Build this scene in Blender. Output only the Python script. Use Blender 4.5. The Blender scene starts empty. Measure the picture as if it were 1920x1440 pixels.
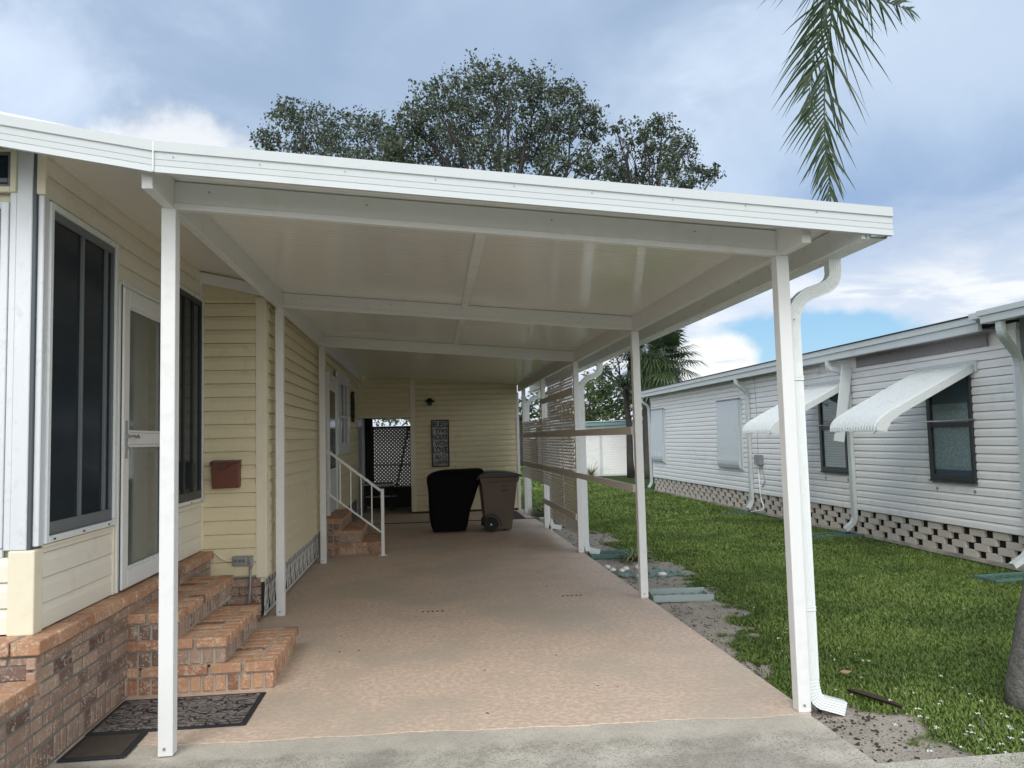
import bpy, math, random
import numpy as np
from mathutils import Vector, Matrix, noise
random.seed(7); RNG = np.random.default_rng(7)
scene = bpy.context.scene
col = scene.collection
PI = math.pi

# ------------------------------------------------------------------ helpers
class MB:
    def __init__(s): s.v = []; s.f = []
    def add(s, vs, fs):
        b = len(s.v); s.v += [tuple(p) for p in vs]; s.f += [tuple(b+i for i in f) for f in fs]; return s
    def hexa(s, p):  # 8 points: bottom 4 ccw, top 4 ccw
        return s.add(p, [(3,2,1,0),(4,5,6,7),(0,1,5,4),(1,2,6,5),(2,3,7,6),(3,0,4,7)])
    def box(s, x0,x1,y0,y1,z0,z1):
        if x0>x1: x0,x1=x1,x0
        if y0>y1: y0,y1=y1,y0
        if z0>z1: z0,z1=z1,z0
        return s.hexa([(x0,y0,z0),(x1,y0,z0),(x1,y1,z0),(x0,y1,z0),(x0,y0,z1),(x1,y0,z1),(x1,y1,z1),(x0,y1,z1)])
    def beam(s, a, b, w, h, up=(0,0,1)):
        a=Vector(a); b=Vector(b); d=(b-a).normalized(); u=Vector(up)
        r=d.cross(u)
        if r.length<1e-5: r=d.cross(Vector((1,0,0)))
        r.normalize(); u=r.cross(d).normalized()
        pts=[]
        for c in (a,b):
            for i,j in((-1,-1),(1,-1),(1,1),(-1,1)): pts.append(c+r*(w/2*i)+u*(h/2*j))
        return s.add(pts,[(0,1,2,3),(7,6,5,4),(0,4,5,1),(1,5,6,2),(2,6,7,3),(3,7,4,0)])
    def sweep(s, path, prof, up=(0,1,0), scales=None, cap=True):
        path=[Vector(p) for p in path]; n=len(prof); b=len(s.v); up=Vector(up)
        for i,p in enumerate(path):
            if i==0: d=path[1]-p
            elif i==len(path)-1: d=p-path[i-1]
            else: d=(path[i+1]-p).normalized()+(p-path[i-1]).normalized()
            d.normalize(); r=d.cross(up)
            if r.length<1e-4: r=d.cross(Vector((1,0.01,0)))
            r.normalize(); u=r.cross(d).normalized(); k=1 if scales is None else scales[i]
            for (x,y) in prof: s.v.append(tuple(p+r*x*k+u*y*k))
        m=len(path)
        for i in range(m-1):
            for j in range(n):
                a=b+i*n+j; c=b+i*n+(j+1)%n
                s.f.append((a,c,c+n,a+n))
        if cap:
            s.f.append(tuple(b+j for j in range(n))[::-1]); s.f.append(tuple(b+(m-1)*n+j for j in range(n)))
        return s
    def tube(s, path, r, n=10, rs=None):
        prof=[(math.cos(2*PI*j/n)*r, math.sin(2*PI*j/n)*r) for j in range(n)]
        return s.sweep(path, prof, up=(0.013,0.31,0.95) , scales=rs)
    def cyl(s, c, axis, r, h, n=20):
        c=Vector(c); a=Vector(axis).normalized()
        return s.tube([c-a*h/2,c+a*h/2], r, n)
    def lathe(s, c, prof, n=24):
        b=len(s.v)
        for (r,z) in prof:
            for j in range(n): s.v.append((c[0]+r*math.cos(2*PI*j/n), c[1]+r*math.sin(2*PI*j/n), c[2]+z))
        for i in range(len(prof)-1):
            for j in range(n):
                s.f.append((b+i*n+j,b+i*n+(j+1)%n,b+(i+1)*n+(j+1)%n,b+(i+1)*n+j))
        return s
    def build(s, name, mat, parent=None, bevel=0, smooth=False, seg=1, **kw):
        me=bpy.data.meshes.new(name); me.from_pydata(s.v,[],s.f); me.update()
        if isinstance(mat,(list,tuple)):
            for m in mat: me.materials.append(m)
        else: me.materials.append(mat)
        o=bpy.data.objects.new(name,me); col.objects.link(o)
        if smooth:
            me.polygons.foreach_set('use_smooth',[True]*len(me.polygons))
        if bevel:
            b=o.modifiers.new('bevel','BEVEL'); b.width=bevel; b.segments=seg; b.limit_method='ANGLE'; b.angle_limit=math.radians(40)
        if parent: attach(o,parent)
        tag(o,**kw)
        return o

def attach(o,parent):
    o.parent=parent
    bpy.context.view_layer.update()
    o.matrix_parent_inverse=parent.matrix_world.inverted()
def tag(o,label=None,cat=None,group=None,kind=None):
    if label:o['label']=label
    if cat:o['category']=cat
    if group:o['group']=group
    if kind:o['kind']=kind
def thing(name,label,cat,loc,group=None):
    e=bpy.data.objects.new(name,None); e.empty_display_size=.2; col.objects.link(e); e.location=loc
    tag(e,label,cat,group); bpy.context.view_layer.update(); return e
def np_mesh(name,V,F,mat,parent=None,uv=None,smooth=False,**kw):
    V=np.asarray(V,dtype=np.float32); F=np.asarray(F,dtype=np.int32); k=F.shape[1]
    me=bpy.data.meshes.new(name); me.vertices.add(len(V)); me.vertices.foreach_set('co',V.ravel())
    me.loops.add(F.size); me.loops.foreach_set('vertex_index',F.ravel())
    me.polygons.add(len(F)); me.polygons.foreach_set('loop_start',np.arange(0,F.size,k,dtype=np.int32)); me.polygons.foreach_set('loop_total',np.full(len(F),k,dtype=np.int32))
    me.update(calc_edges=True); me.materials.append(mat)
    if smooth: me.polygons.foreach_set('use_smooth',[True]*len(F))
    o=bpy.data.objects.new(name,me); col.objects.link(o)
    if parent: attach(o,parent)
    tag(o,**kw); return o

# ------------------------------------------------------------------ materials
class NT:
    def __init__(s,nt): s.nt=nt; s.n=nt.nodes; s.l=nt.links
    def new(s,t,**kw):
        n=s.n.new(t)
        for k,v in kw.items():
            if k.startswith('_'): setattr(n,k[1:],v)
        return n
    def put(s,sock,v):
        if v is None: return
        if isinstance(v,(int,float)): sock.default_value=v if sock.type!='RGBA' else (v,v,v,1)
        elif isinstance(v,(tuple,list)): sock.default_value=tuple(v)+((1,) if sock.type=='RGBA' and len(v)==3 else ())
        else: s.l.new(v,sock)
    def math(s,op,a,b=0,c=None,clamp=False):
        n=s.n.new('ShaderNodeMath'); n.operation=op; n.use_clamp=clamp; s.put(n.inputs[0],a); s.put(n.inputs[1],b)
        if c is not None: s.put(n.inputs[2],c)
        return n.outputs[0]
    def mix(s,f,a,b,mode='MIX'):
        n=s.n.new('ShaderNodeMix'); n.data_type='RGBA'; n.blend_type=mode; s.put(n.inputs[0],f); s.put(n.inputs[6],a); s.put(n.inputs[7],b); return n.outputs[2]
    def noise(s,scale,detail=4,rough=.55,vec=None,dist=0,out='Fac',typ=None):
        n=s.n.new('ShaderNodeTexNoise'); n.inputs['Scale'].default_value=scale; n.inputs['Detail'].default_value=detail; n.inputs['Roughness'].default_value=rough; n.inputs['Distortion'].default_value=dist
        if vec is not None: s.l.new(vec,n.inputs['Vector'])
        return n.outputs[out]
    def ramp(s,f,stops,interp='LINEAR'):
        n=s.n.new('ShaderNodeValToRGB'); n.color_ramp.interpolation=interp; e=n.color_ramp.elements
        while len(e)<len(stops): e.new(.5)
        for i,(p,c) in enumerate(stops):
            e[i].position=p; e[i].color=(c,c,c,1) if isinstance(c,(int,float)) else tuple(c)+(1,)
        s.l.new(f,n.inputs[0]); return n.outputs[0]
    def smooth(s,x,a,b):
        n=s.n.new('ShaderNodeMapRange'); n.interpolation_type='SMOOTHSTEP'; s.put(n.inputs[0],x); n.inputs[1].default_value=a; n.inputs[2].default_value=b; return n.outputs[0]
    def coord(s,scale=(1,1,1),which='Object',rot=(0,0,0)):
        t=s.n.new('ShaderNodeTexCoord'); m=s.n.new('ShaderNodeMapping'); m.inputs['Scale'].default_value=scale; m.inputs['Rotation'].default_value=rot
        s.l.new(t.outputs[which],m.inputs[0]); return m.outputs[0]
    def geo(s,o):
        return s.n.new('ShaderNodeNewGeometry').outputs[o]
    def bump(s,h,strength=.3,dist=.01):
        n=s.n.new('ShaderNodeBump'); n.inputs['Strength'].default_value=strength; n.inputs['Distance'].default_value=dist; s.l.new(h,n.inputs['Height']); return n.outputs[0]

def mat(name,base=(.5,.5,.5),rough=.5,metal=0,fn=None,spec=.5):
    m=bpy.data.materials.new(name); m.use_nodes=True; t=NT(m.node_tree); b=m.node_tree.nodes['Principled BSDF']
    b.inputs['Base Color'].default_value=tuple(base)+(1,); b.inputs['Roughness'].default_value=rough; b.inputs['Metallic'].default_value=metal
    b.inputs['Specular IOR Level'].default_value=spec
    if fn: fn(t,b)
    return m
def weather(base,amt=.12,scale=3,stain=(.35,.33,.27),stain_amt=.25,bump=.0,bscale=60,vs=(1,1,.35)):
    def fn(t,b):
        c=t.coord(vs); n=t.noise(scale,6,.6,c); n2=t.noise(scale*6,4,.6,t.coord())
        f=t.math('MULTIPLY_ADD',t.math('SUBTRACT',n,.5),amt*2,1)
        colr=t.mix(1,tuple(base),t.mix(0,f,f),'MULTIPLY')
        k=t.math('MULTIPLY',t.smooth(t.math('MULTIPLY',n,n2),.26,.42),stain_amt)
        t.put(b.inputs['Base Color'],t.mix(k,colr,tuple(stain)))
        r=b.inputs['Roughness'].default_value
        t.put(b.inputs['Roughness'],t.math('MULTIPLY_ADD',n2,.2,r-.1))
        if bump: t.put(b.inputs['Normal'],t.bump(t.noise(bscale,3,.6,t.coord()),bump,.004))
    return fn
M={}
M['white']=mat('white_aluminium_paint',(.78,.80,.79),.38,fn=weather((.74,.755,.75),.05,2.5,stain_amt=.12,bump=.05,bscale=90))
M['white2']=mat('white_gutter_enamel',(.74,.78,.78),.3,fn=weather((.74,.78,.78),.04,2,stain_amt=.10))
M['fascia']=mat('fascia_enamel',(.66,.72,.73),.33,fn=weather((.56,.60,.61),.05,1.5,stain_amt=.1,vs=(.4,1,1)))
def ceil_fn(t,b):
    n=t.noise(1.2,4,.5,t.coord((.3,1,1)))
    t.put(b.inputs['Base Color'],t.mix(n,(.82,.82,.78),(.87,.87,.83))); b.inputs['Coat Weight'].default_value=.9; b.inputs['Coat Roughness'].default_value=.05; b.inputs['Coat IOR'].default_value=1.65
    w=t.new('ShaderNodeTexWave'); w.bands_direction='Y'; w.inputs['Scale'].default_value=7.6; w.inputs['Distortion'].default_value=0.08; t.l.new(t.coord(),w.inputs['Vector'])
    h=t.math('ADD',w.outputs['Fac'],t.math('MULTIPLY',t.noise(3,3,.5,t.coord((.6,4,1))),1.4))
    bb=t.bump(h,.35,.003); t.put(b.inputs['Normal'],bb); t.put(b.inputs['Coat Normal'],bb)
M['ceiling']=mat('insulated_ceiling_panel',(.55,.54,.5),.35,fn=ceil_fn)
M['yellow']=mat('cream_vinyl_siding',(.60,.56,.37),.5,fn=weather((.74,.665,.45),.08,2.2,stain=(.38,.36,.22),stain_amt=.25,vs=(.5,.5,2)))
M['cream']=mat('pale_vinyl_siding',(.66,.63,.50),.48,fn=weather((.79,.755,.65),.06,2.2,stain=(.45,.42,.32),stain_amt=.18,vs=(.5,.5,2)))
M['trim_cream']=mat('cream_trim',(.68,.65,.50),.45,fn=weather((.77,.72,.56),.05,2,stain_amt=.12))
M['nbsiding']=mat('white_vinyl_siding',(.66,.69,.72),.5,fn=weather((.86,.86,.84),.05,1.2,stain=(.45,.46,.44),stain_amt=.2,vs=(1,.3,1.5)))
M['nbfascia']=mat('pale_green_fascia',(.5,.58,.58),.4,fn=weather((.56,.61,.605),.06,1.2,stain_amt=.2))
M['weathered']=mat('weathered_board',(.3,.29,.29),.8,fn=weather((.30,.29,.30),.35,3,stain=(.2,.12,.11),stain_amt=.6,vs=(1,.25,3)))
M['awning']=mat('awning_enamel',(.66,.70,.70),.38,fn=weather((.68,.72,.72),.07,3,stain=(.42,.42,.36),stain_amt=.35))
M['shutter']=mat('folded_awning_enamel',(.46,.52,.54),.4,fn=weather((.60,.66,.68),.05,2,stain_amt=.2))
M['alu']=mat('aged_mill_aluminium',(.70,.73,.76),.42,.15,fn=weather((.68,.715,.75),.1,4,stain_amt=.25,vs=(3,3,.4)))
M['alu_dark']=mat('dark_window_aluminium',(.085,.10,.11),.45,.2)
M['screen']=mat('insect_screen_frame',(.16,.18,.19),.55,.2)
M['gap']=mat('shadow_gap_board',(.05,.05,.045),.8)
M['dark_frame']=mat('bronze_window_frame',(.028,.036,.042),.4)
def glass_fn(t,b):
    n=t.noise(1.5,3,.5,t.coord())
    t.put(b.inputs['Base Color'],t.mix(n,(.009,.016,.026),(.015,.023,.034)))
    b.inputs['Roughness'].default_value=.16
M['glass']=mat('dark_window_glass',(.01,.013,.018),.08,fn=glass_fn,spec=.22)
M['doorglass']=mat('storm_door_glass',(.11,.125,.11),.05,spec=.7)
def see_glass():
    m=bpy.data.materials.new('window_glass'); m.use_nodes=True; t=NT(m.node_tree); n=m.node_tree.nodes; n.remove(n['Principled BSDF'])
    tr=t.new('ShaderNodeBsdfTransparent'); tr.inputs[0].default_value=(.86,.92,.95,1); g=t.new('ShaderNodeBsdfGlossy'); g.inputs['Roughness'].default_value=.03
    lw=t.new('ShaderNodeLayerWeight'); fr=t.math('MULTIPLY_ADD',t.math('POWER',lw.outputs['Facing'],4),.55,.05); mx=t.new('ShaderNodeMixShader')
    t.l.new(fr,mx.inputs[0]); t.l.new(tr.outputs[0],mx.inputs[1]); t.l.new(g.outputs[0],mx.inputs[2]); t.l.new(mx.outputs[0],n['Material Output'].inputs[0]); return m
M['see']=see_glass()
def lace_fn(t,b):
    v=t.new('ShaderNodeTexVoronoi'); v.inputs['Scale'].default_value=26; t.l.new(t.coord((1,1,1)),v.inputs['Vector'])
    f=t.smooth(v.outputs['Distance'],.25,.5)
    t.put(b.inputs['Base Color'],t.mix(f,(.50,.54,.51),(.36,.40,.385)))
M['lace']=mat('lace_curtain',(.3,.32,.3),.9,fn=lace_fn)
M['curtain']=mat('dark_curtain',(.10,.14,.175),.9)
M['blind']=mat('slatted_blind',(.34,.39,.35),.7)

def brick_mat(name,cols,pale,dark_at=.9):
    def fn(t,b):
        r=t.geo('Random Per Island'); c=t.coord()
        base=t.ramp(r,[(0,cols[0]),(.3,cols[1]),(.6,cols[2]),(.86,cols[3]),(.95,(cols[1][0]*.65,cols[1][1]*.62,cols[1][2]*.65)),(1,(cols[0][0]*.38,cols[0][1]*.35,cols[0][2]*.38))])
        n=t.noise(38,5,.65,c,1.2); n2=t.noise(9,4,.6,c)
        k=t.math('MULTIPLY',t.smooth(n,.47,.60),t.smooth(n2,.36,.58))
        x=t.mix(t.math('MULTIPLY',k,.85),base,pale)
        d=t.smooth(t.noise(70,3,.6,c),.62,.75)
        x=t.mix(t.math('MULTIPLY',d,.7),x,(.06,.045,.04))
        g=t.smooth(t.noise(1.6,4,.6,c),.5,.75)
        x=t.mix(t.math('MULTIPLY',g,.35),x,(.16,.13,.09))
        t.put(b.inputs['Base Color'],x)
        t.put(b.inputs['Normal'],t.bump(t.math('ADD',n,t.math('MULTIPLY',t.noise(120,3,.6,c),.5)),.75,.006))
    return mat(name,cols[0],.88,fn=fn,spec=.2)
M['brick']=brick_mat('weathered_pink_brick',[(.35,.235,.175),(.29,.195,.15),(.41,.285,.215),(.26,.165,.12)],(.56,.46,.37))
M['brick2']=brick_mat('orange_step_brick',[(.50,.28,.165),(.43,.235,.14),(.53,.32,.20),(.37,.18,.11)],(.60,.48,.36))
def mort(t,b):
    n=t.noise(40,5,.7,t.coord()); t.put(b.inputs['Base Color'],t.mix(n,(.12,.11,.095),(.27,.25,.215))); t.put(b.inputs['Normal'],t.bump(n,.6,.006))
M['mortar']=mat('mortar',(.3,.28,.24),.95,fn=mort)
M['mortar2']=mat('step_mortar',(.36,.34,.30),.95,fn=weather((.40,.38,.33),.2,9,stain_amt=.3))

def slab_fn(t,b):
    c=t.coord(); n=t.noise(30,5,.62,t.coord((.85,1.1,1)),.3); m=t.noise(9,4,.6,c); n2=t.noise(2.2,4,.55,c); n3=t.noise(.8,3,.5,c); fine=t.noise(140,3,.7,c)
    x=t.mix(t.smooth(n,.44,.58),(.55,.42,.33),(.69,.545,.43))
    x=t.mix(t.math('MULTIPLY',t.smooth(m,.5,.66),.4),x,(.58,.46,.355))
    x=t.mix(t.math('MULTIPLY',t.smooth(n2,.48,.68),.5),x,(.50,.405,.31))
    x=t.mix(t.math('MULTIPLY',t.smooth(n3,.47,.62),.6),x,(.46,.40,.32))
    p=t.smooth(t.noise(1.9,3,.5,t.coord((1,1.3,1))),.685,.72)
    x=t.mix(t.math('MULTIPLY',p,.6),x,(.56,.54,.48))
    x=t.mix(t.math('MULTIPLY',t.smooth(fine,.58,.72),.45),x,(.30,.22,.17))
    t.put(b.inputs['Base Color'],x); t.put(b.inputs['Roughness'],t.math('MULTIPLY_ADD',n,.25,.5))
    t.put(b.inputs['Normal'],t.bump(t.math('ADD',n,t.math('MULTIPLY',fine,.4)),.45,.006))
M['slab']=mat('pink_textured_coating',(.5,.36,.28),.65,fn=slab_fn,spec=.35)
def conc_fn(t,b):
    c=t.coord(); n=t.noise(2.6,6,.65,c); f=t.noise(48,5,.75,c); f2=t.noise(95,3,.7,c); g=t.noise(.9,4,.6,c)
    x=t.mix(t.smooth(n,.36,.64),(.37,.34,.285),(.58,.545,.47)); x=t.mix(t.math('MULTIPLY',t.smooth(f,.50,.60),.6),x,(.54,.51,.44))
    x=t.mix(t.math('MULTIPLY',t.smooth(f2,.52,.62),.65),x,(.15,.135,.11))
    x=t.mix(t.math('MULTIPLY',t.smooth(g,.46,.62),.45),x,(.20,.19,.16))
    sp=t.new('ShaderNodeSeparateXYZ'); t.l.new(c,sp.inputs[0]); e=t.math('ADD',t.math('ADD',sp.outputs[1],t.math('MULTIPLY',sp.outputs[0],.052)),t.math('MULTIPLY',t.math('SUBTRACT',n,.5),.25))
    band=t.math('MULTIPLY',t.smooth(e,4.10,4.20),t.math('SUBTRACT',1,t.smooth(e,4.38,4.42)))
    x=t.mix(t.math('MULTIPLY',band,.45),x,(.58,.53,.44))
    t.put(b.inputs['Base Color'],x); t.put(b.inputs['Normal'],t.bump(f,.8,.008))
M['concrete']=mat('worn_concrete',(.35,.33,.29),.92,fn=conc_fn,spec=.2)
def ground_fn(t,b):
    at=t.new('ShaderNodeAttribute'); at.attribute_name='soil'; a=at.outputs['Fac']; c=t.coord()
    n=t.noise(5,6,.65,c); f=t.noise(70,4,.7,c)
    so=t.mix(n,(.24,.21,.17),(.60,.54,.46)); so=t.mix(t.math('MULTIPLY',t.smooth(f,.52,.62),.65),so,(.075,.06,.045)); so=t.mix(t.math('MULTIPLY',t.smooth(t.noise(45,3,.6,c),.64,.7),.8),so,(.5,.46,.40))
    gr=t.mix(n,(.030,.050,.014),(.055,.085,.024))
    t.put(b.inputs['Base Color'],t.mix(t.smooth(a,.35,.65),gr,so)); t.put(b.inputs['Normal'],t.bump(t.math('ADD',n,f),.8,.02))
M['ground']=mat('soil_and_turf',(.1,.1,.05),.95,fn=ground_fn,spec=.1)
def leafmat(name,c1,c2,c3,rough=.5,trans=.25,spec=.4):
    def fn(t,b):
        r=t.geo('Random Per Island'); n=t.noise(.35,3,.5,t.coord())
        x=t.ramp(r,[(0,c1),(.6,c2),(1,c3)]); x=t.mix(t.math('MULTIPLY',t.smooth(n,.4,.65),.4),x,c3)
        t.put(b.inputs['Base Color'],x)
        nt=t.nt; out=nt.nodes['Material Output']; tr=t.new('ShaderNodeBsdfTranslucent'); t.put(tr.inputs[0],x); mx=t.new('ShaderNodeMixShader'); mx.inputs[0].default_value=trans
        t.l.new(b.outputs[0],mx.inputs[1]); t.l.new(tr.outputs[0],mx.inputs[2]); t.l.new(mx.outputs[0],out.inputs[0])
    return mat(name,c1,rough,fn=fn,spec=spec)
def grass_fn(t,b):
    r=t.geo('Random Per Island'); n=t.noise(.9,4,.6,t.coord()); n2=t.noise(3.5,3,.6,t.coord())
    x=t.ramp(r,[(0,(.115,.17,.035)),(.5,(.19,.285,.06)),(.85,(.28,.37,.11)),(.96,(.24,.27,.10)),(1,(.30,.28,.14))])
    x=t.mix(t.math('MULTIPLY',t.smooth(n,.44,.6),.6),x,(.085,.145,.035))
    x=t.mix(t.math('MULTIPLY',t.smooth(n2,.55,.75),.35),x,(.17,.19,.06))
    t.put(b.inputs['Base Color'],x)
    out=t.nt.nodes['Material Output']; tr=t.new('ShaderNodeBsdfTranslucent'); t.put(tr.inputs[0],x); mx=t.new('ShaderNodeMixShader'); mx.inputs[0].default_value=.3
    t.l.new(b.outputs[0],mx.inputs[1]); t.l.new(tr.outputs[0],mx.inputs[2]); t.l.new(mx.outputs[0],out.inputs[0])
M['grass']=mat('grass_blade',(.08,.16,.03),.55,fn=grass_fn,spec=.25)
M['oakleaf']=leafmat('oak_leaf',(.042,.062,.038),(.066,.090,.054),(.11,.135,.085),trans=.2)
M['treeleaf']=leafmat('tree_leaf',(.04,.075,.022),(.065,.11,.03),(.12,.16,.05))
M['treeleaf2']=leafmat('yellow_green_leaf',(.08,.12,.03),(.12,.16,.045),(.19,.20,.06))
M['palmleaf']=leafmat('palm_leaf',(.032,.065,.03),(.05,.09,.038),(.09,.12,.05),.4,.15)
M['frondleaf']=leafmat('frond_leaf',(.035,.065,.028),(.05,.085,.035),(.08,.11,.045),.4,.2)
M['plantleaf']=leafmat('strap_leaf',(.10,.16,.05),(.20,.24,.09),(.36,.36,.17))
M['bark']=mat('bark',(.10,.085,.07),.95,fn=lambda t,b:(t.put(b.inputs['Base Color'],t.mix(t.noise(14,5,.7,t.coord((1,1,.25))),(.03,.027,.024),(.11,.10,.09))),t.put(b.inputs['Normal'],t.bump(t.noise(20,5,.7,t.coord((1,1,.25))),.9,.03))),spec=.1)
M['palmbark']=mat('grey_palm_bark',(.25,.25,.24),.95,fn=lambda t,b:(t.put(b.inputs['Base Color'],t.mix(t.noise(16,6,.75,t.coord((1,1,.6))),(.06,.06,.05),(.36,.355,.33))),t.put(b.inputs['Normal'],t.bump(t.noise(22,5,.7,t.coord((1,1,1.6))),1,.05))),spec=.1)
M['lattice']=mat('tan_lattice_plastic',(.34,.27,.22),.6,fn=weather((.74,.68,.62),.12,3,stain_amt=.2))
M['rail']=mat('taupe_painted_rail',(.22,.18,.155),.6,fn=weather((.72,.68,.64),.1,3,stain_amt=.2))
def brown_bin(t,b):
    t.put(b.inputs['Base Color'],t.mix(t.noise(4,5,.6,t.coord()),(.125,.095,.072),(.165,.128,.10)))
M['bin']=mat('brown_bin_plastic',(.15,.1,.07),.5,fn=brown_bin)
M['binlid']=mat('dark_lid_plastic',(.03,.027,.024),.4)
M['black']=mat('black_vinyl_cover',(.004,.0045,.006),.85,spec=.15,fn=lambda t,b:t.put(b.inputs['Normal'],t.bump(t.noise(5,4,.6,t.coord((1,1,.5))),.6,.05)))
M['rubber']=mat('black_rubber',(.012,.012,.014),.7)
M['copper']=mat('copper_brown_metal',(.17,.055,.035),.45,.15,fn=weather((.16,.055,.036),.12,5,stain=(.09,.04,.03),stain_amt=.4))
M['galv']=mat('galvanised_metal',(.32,.33,.33),.5,.5,fn=weather((.33,.34,.34),.2,12,stain_amt=.3))
M['lamp']=mat('black_lamp_metal',(.01,.011,.014),.5,.3)
M['splash']=mat('green_plastic',(.06,.15,.13),.55,fn=weather((.075,.16,.145),.15,6,stain=(.22,.24,.22),stain_amt=.5))
M['splash_grey']=mat('faded_green_plastic',(.2,.29,.28),.6,fn=weather((.30,.37,.36),.12,6,stain=(.33,.35,.33),stain_amt=.5))
M['block']=mat('decorative_screen_block',(.46,.41,.36),.9,fn=lambda t,b:(t.put(b.inputs['Base Color'],t.mix(t.noise(7,5,.65,t.coord()),t.ramp(t.geo('Random Per Island'),[(0,(.47,.42,.36)),(1,(.58,.53,.46))]),(.62,.57,.50))),t.put(b.inputs['Normal'],t.bump(t.noise(60,4,.7,t.coord()),.5,.006))))
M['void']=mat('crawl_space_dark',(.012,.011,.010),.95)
def mat_fn(t,b):
    v=t.new('ShaderNodeTexVoronoi'); v.feature='DISTANCE_TO_EDGE'; v.inputs['Scale'].default_value=6.5; v.inputs['Randomness'].default_value=1
    c=t.coord((1,1.5,1)); nz=t.new('ShaderNodeTexNoise'); nz.inputs['Scale'].default_value=5; t.l.new(c,nz.inputs['Vector'])
    add=t.new('ShaderNodeVectorMath'); add.operation='MULTIPLY_ADD'; t.l.new(nz.outputs['Color'],add.inputs[0]); add.inputs[1].default_value=(.35,.35,.35); t.l.new(c,add.inputs[2])
    t.l.new(add.outputs[0],v.inputs['Vector']); e=t.smooth(v.outputs['Distance'],.025,.055)
    n=t.noise(22,4,.6,t.coord((1,2,1)),2.0); n2=t.smooth(n,.46,.54)
    x=t.mix(t.math('MULTIPLY',e,n2),(.028,.027,.03),(.30,.265,.24)); x=t.mix(t.math('MULTIPLY',e,.35),x,(.17,.15,.14))
    t.put(b.inputs['Base Color'],x); t.put(b.inputs['Normal'],t.bump(e,.8,.006))
M['doormat']=mat('moulded_stone_pattern_mat',(.1,.1,.1),.9,fn=mat_fn,spec=.2)
M['doormat_edge']=mat('black_mat_border',(.018,.018,.022),.8)
M['doormat2']=mat('dark_brown_coir_mat',(.035,.03,.026),.95,fn=lambda t,b:(t.put(b.inputs['Base Color'],t.mix(t.noise(40,5,.8,t.coord((1,2,1))),(.025,.02,.017),(.12,.10,.08))),t.put(b.inputs['Normal'],t.bump(t.noise(90,3,.7,t.coord()),.8,.006))),spec=.15)
M['rock']=mat('white_painted_rock',(.72,.71,.68),.85,fn=weather((.74,.73,.70),.1,20,stain_amt=.3,bump=.4,bscale=25))
M['glassrock']=mat('green_stone',(.16,.24,.20),.5,fn=weather((.17,.25,.21),.3,20,stain=(.4,.42,.38),stain_amt=.5))
M['petal']=mat('white_petal',(.78,.78,.76),.8)
M['wood']=mat('old_table_top',(.5,.5,.48),.6)
M['signface']=mat('sign_face',(.36,.37,.37),.7,fn=lambda t,b:t.put(b.inputs['Base Color'],t.mix(t.smooth(t.noise(12,4,.6,t.coord()),.45,.6),(.40,.41,.41),(.27,.28,.29))))
M['ink']=mat('black_paint',(.012,.014,.016),.7)
M['green_ink']=mat('green_paint',(.10,.22,.05),.7)
M['roofshingle']=mat('dark_roof_shingle',(.06,.055,.055),.9)
M['tealfascia']=mat('blue_green_fascia',(.18,.33,.37),.5)
M['deadleaf']=mat('dead_palm_leaf',(.05,.035,.025),.8)
M['brownleaf']=mat('fallen_brown_leaf',(.36,.22,.12),.8)

# ------------------------------------------------------------------ camera
f=1441.3; pi_,ro_,ya_=[math.radians(a) for a in (4.02,-1.437,6.59)]
Fv=Vector((math.sin(ya_)*math.cos(pi_),math.cos(ya_)*math.cos(pi_),math.sin(pi_))); Rt=Vector((math.cos(ya_),-math.sin(ya_),0)); Uv=Rt.cross(Fv)
R2=math.cos(ro_)*Rt+math.sin(ro_)*Uv; U2=-math.sin(ro_)*Rt+math.cos(ro_)*Uv
cam=bpy.data.cameras.new('camera'); co=bpy.data.objects.new('camera',cam); col.objects.link(co); scene.camera=co
cam.sensor_width=36; cam.lens=f/1920*36; cam.clip_end=2000; cam.clip_start=.05
mw=Matrix.Identity(4)
for i in range(3): mw[i][0]=R2[i]; mw[i][1]=U2[i]; mw[i][2]=-Fv[i]
mw[0][3]=0; mw[1][3]=0; mw[2][3]=1.6
co.matrix_world=mw

# ------------------------------------------------------------------ sky and sun
SUN_EL,SUN_AZ=46,202   # azimuth clockwise from +Y
w=bpy.data.worlds.new('World'); scene.world=w; w.use_nodes=True; t=NT(w.node_tree); bg=w.node_tree.nodes['Background']
sky=t.new('ShaderNodeTexSky'); sky.sky_type='NISHITA'; sky.sun_disc=False; sky.sun_elevation=math.radians(SUN_EL); sky.sun_rotation=math.radians(SUN_AZ); sky.air_density=1.0; sky.dust_density=.6; sky.ozone_density=1.2
tc=t.new('ShaderNodeTexCoord'); sp=t.new('ShaderNodeSeparateXYZ'); t.l.new(tc.outputs['Generated'],sp.inputs[0]); x,y,z=sp.outputs
DEG=180/PI
az=t.math('MULTIPLY',t.math('ARCTAN2',x,y),DEG); el=t.math('MULTIPLY',t.math('ARCSINE',z),DEG)
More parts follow.
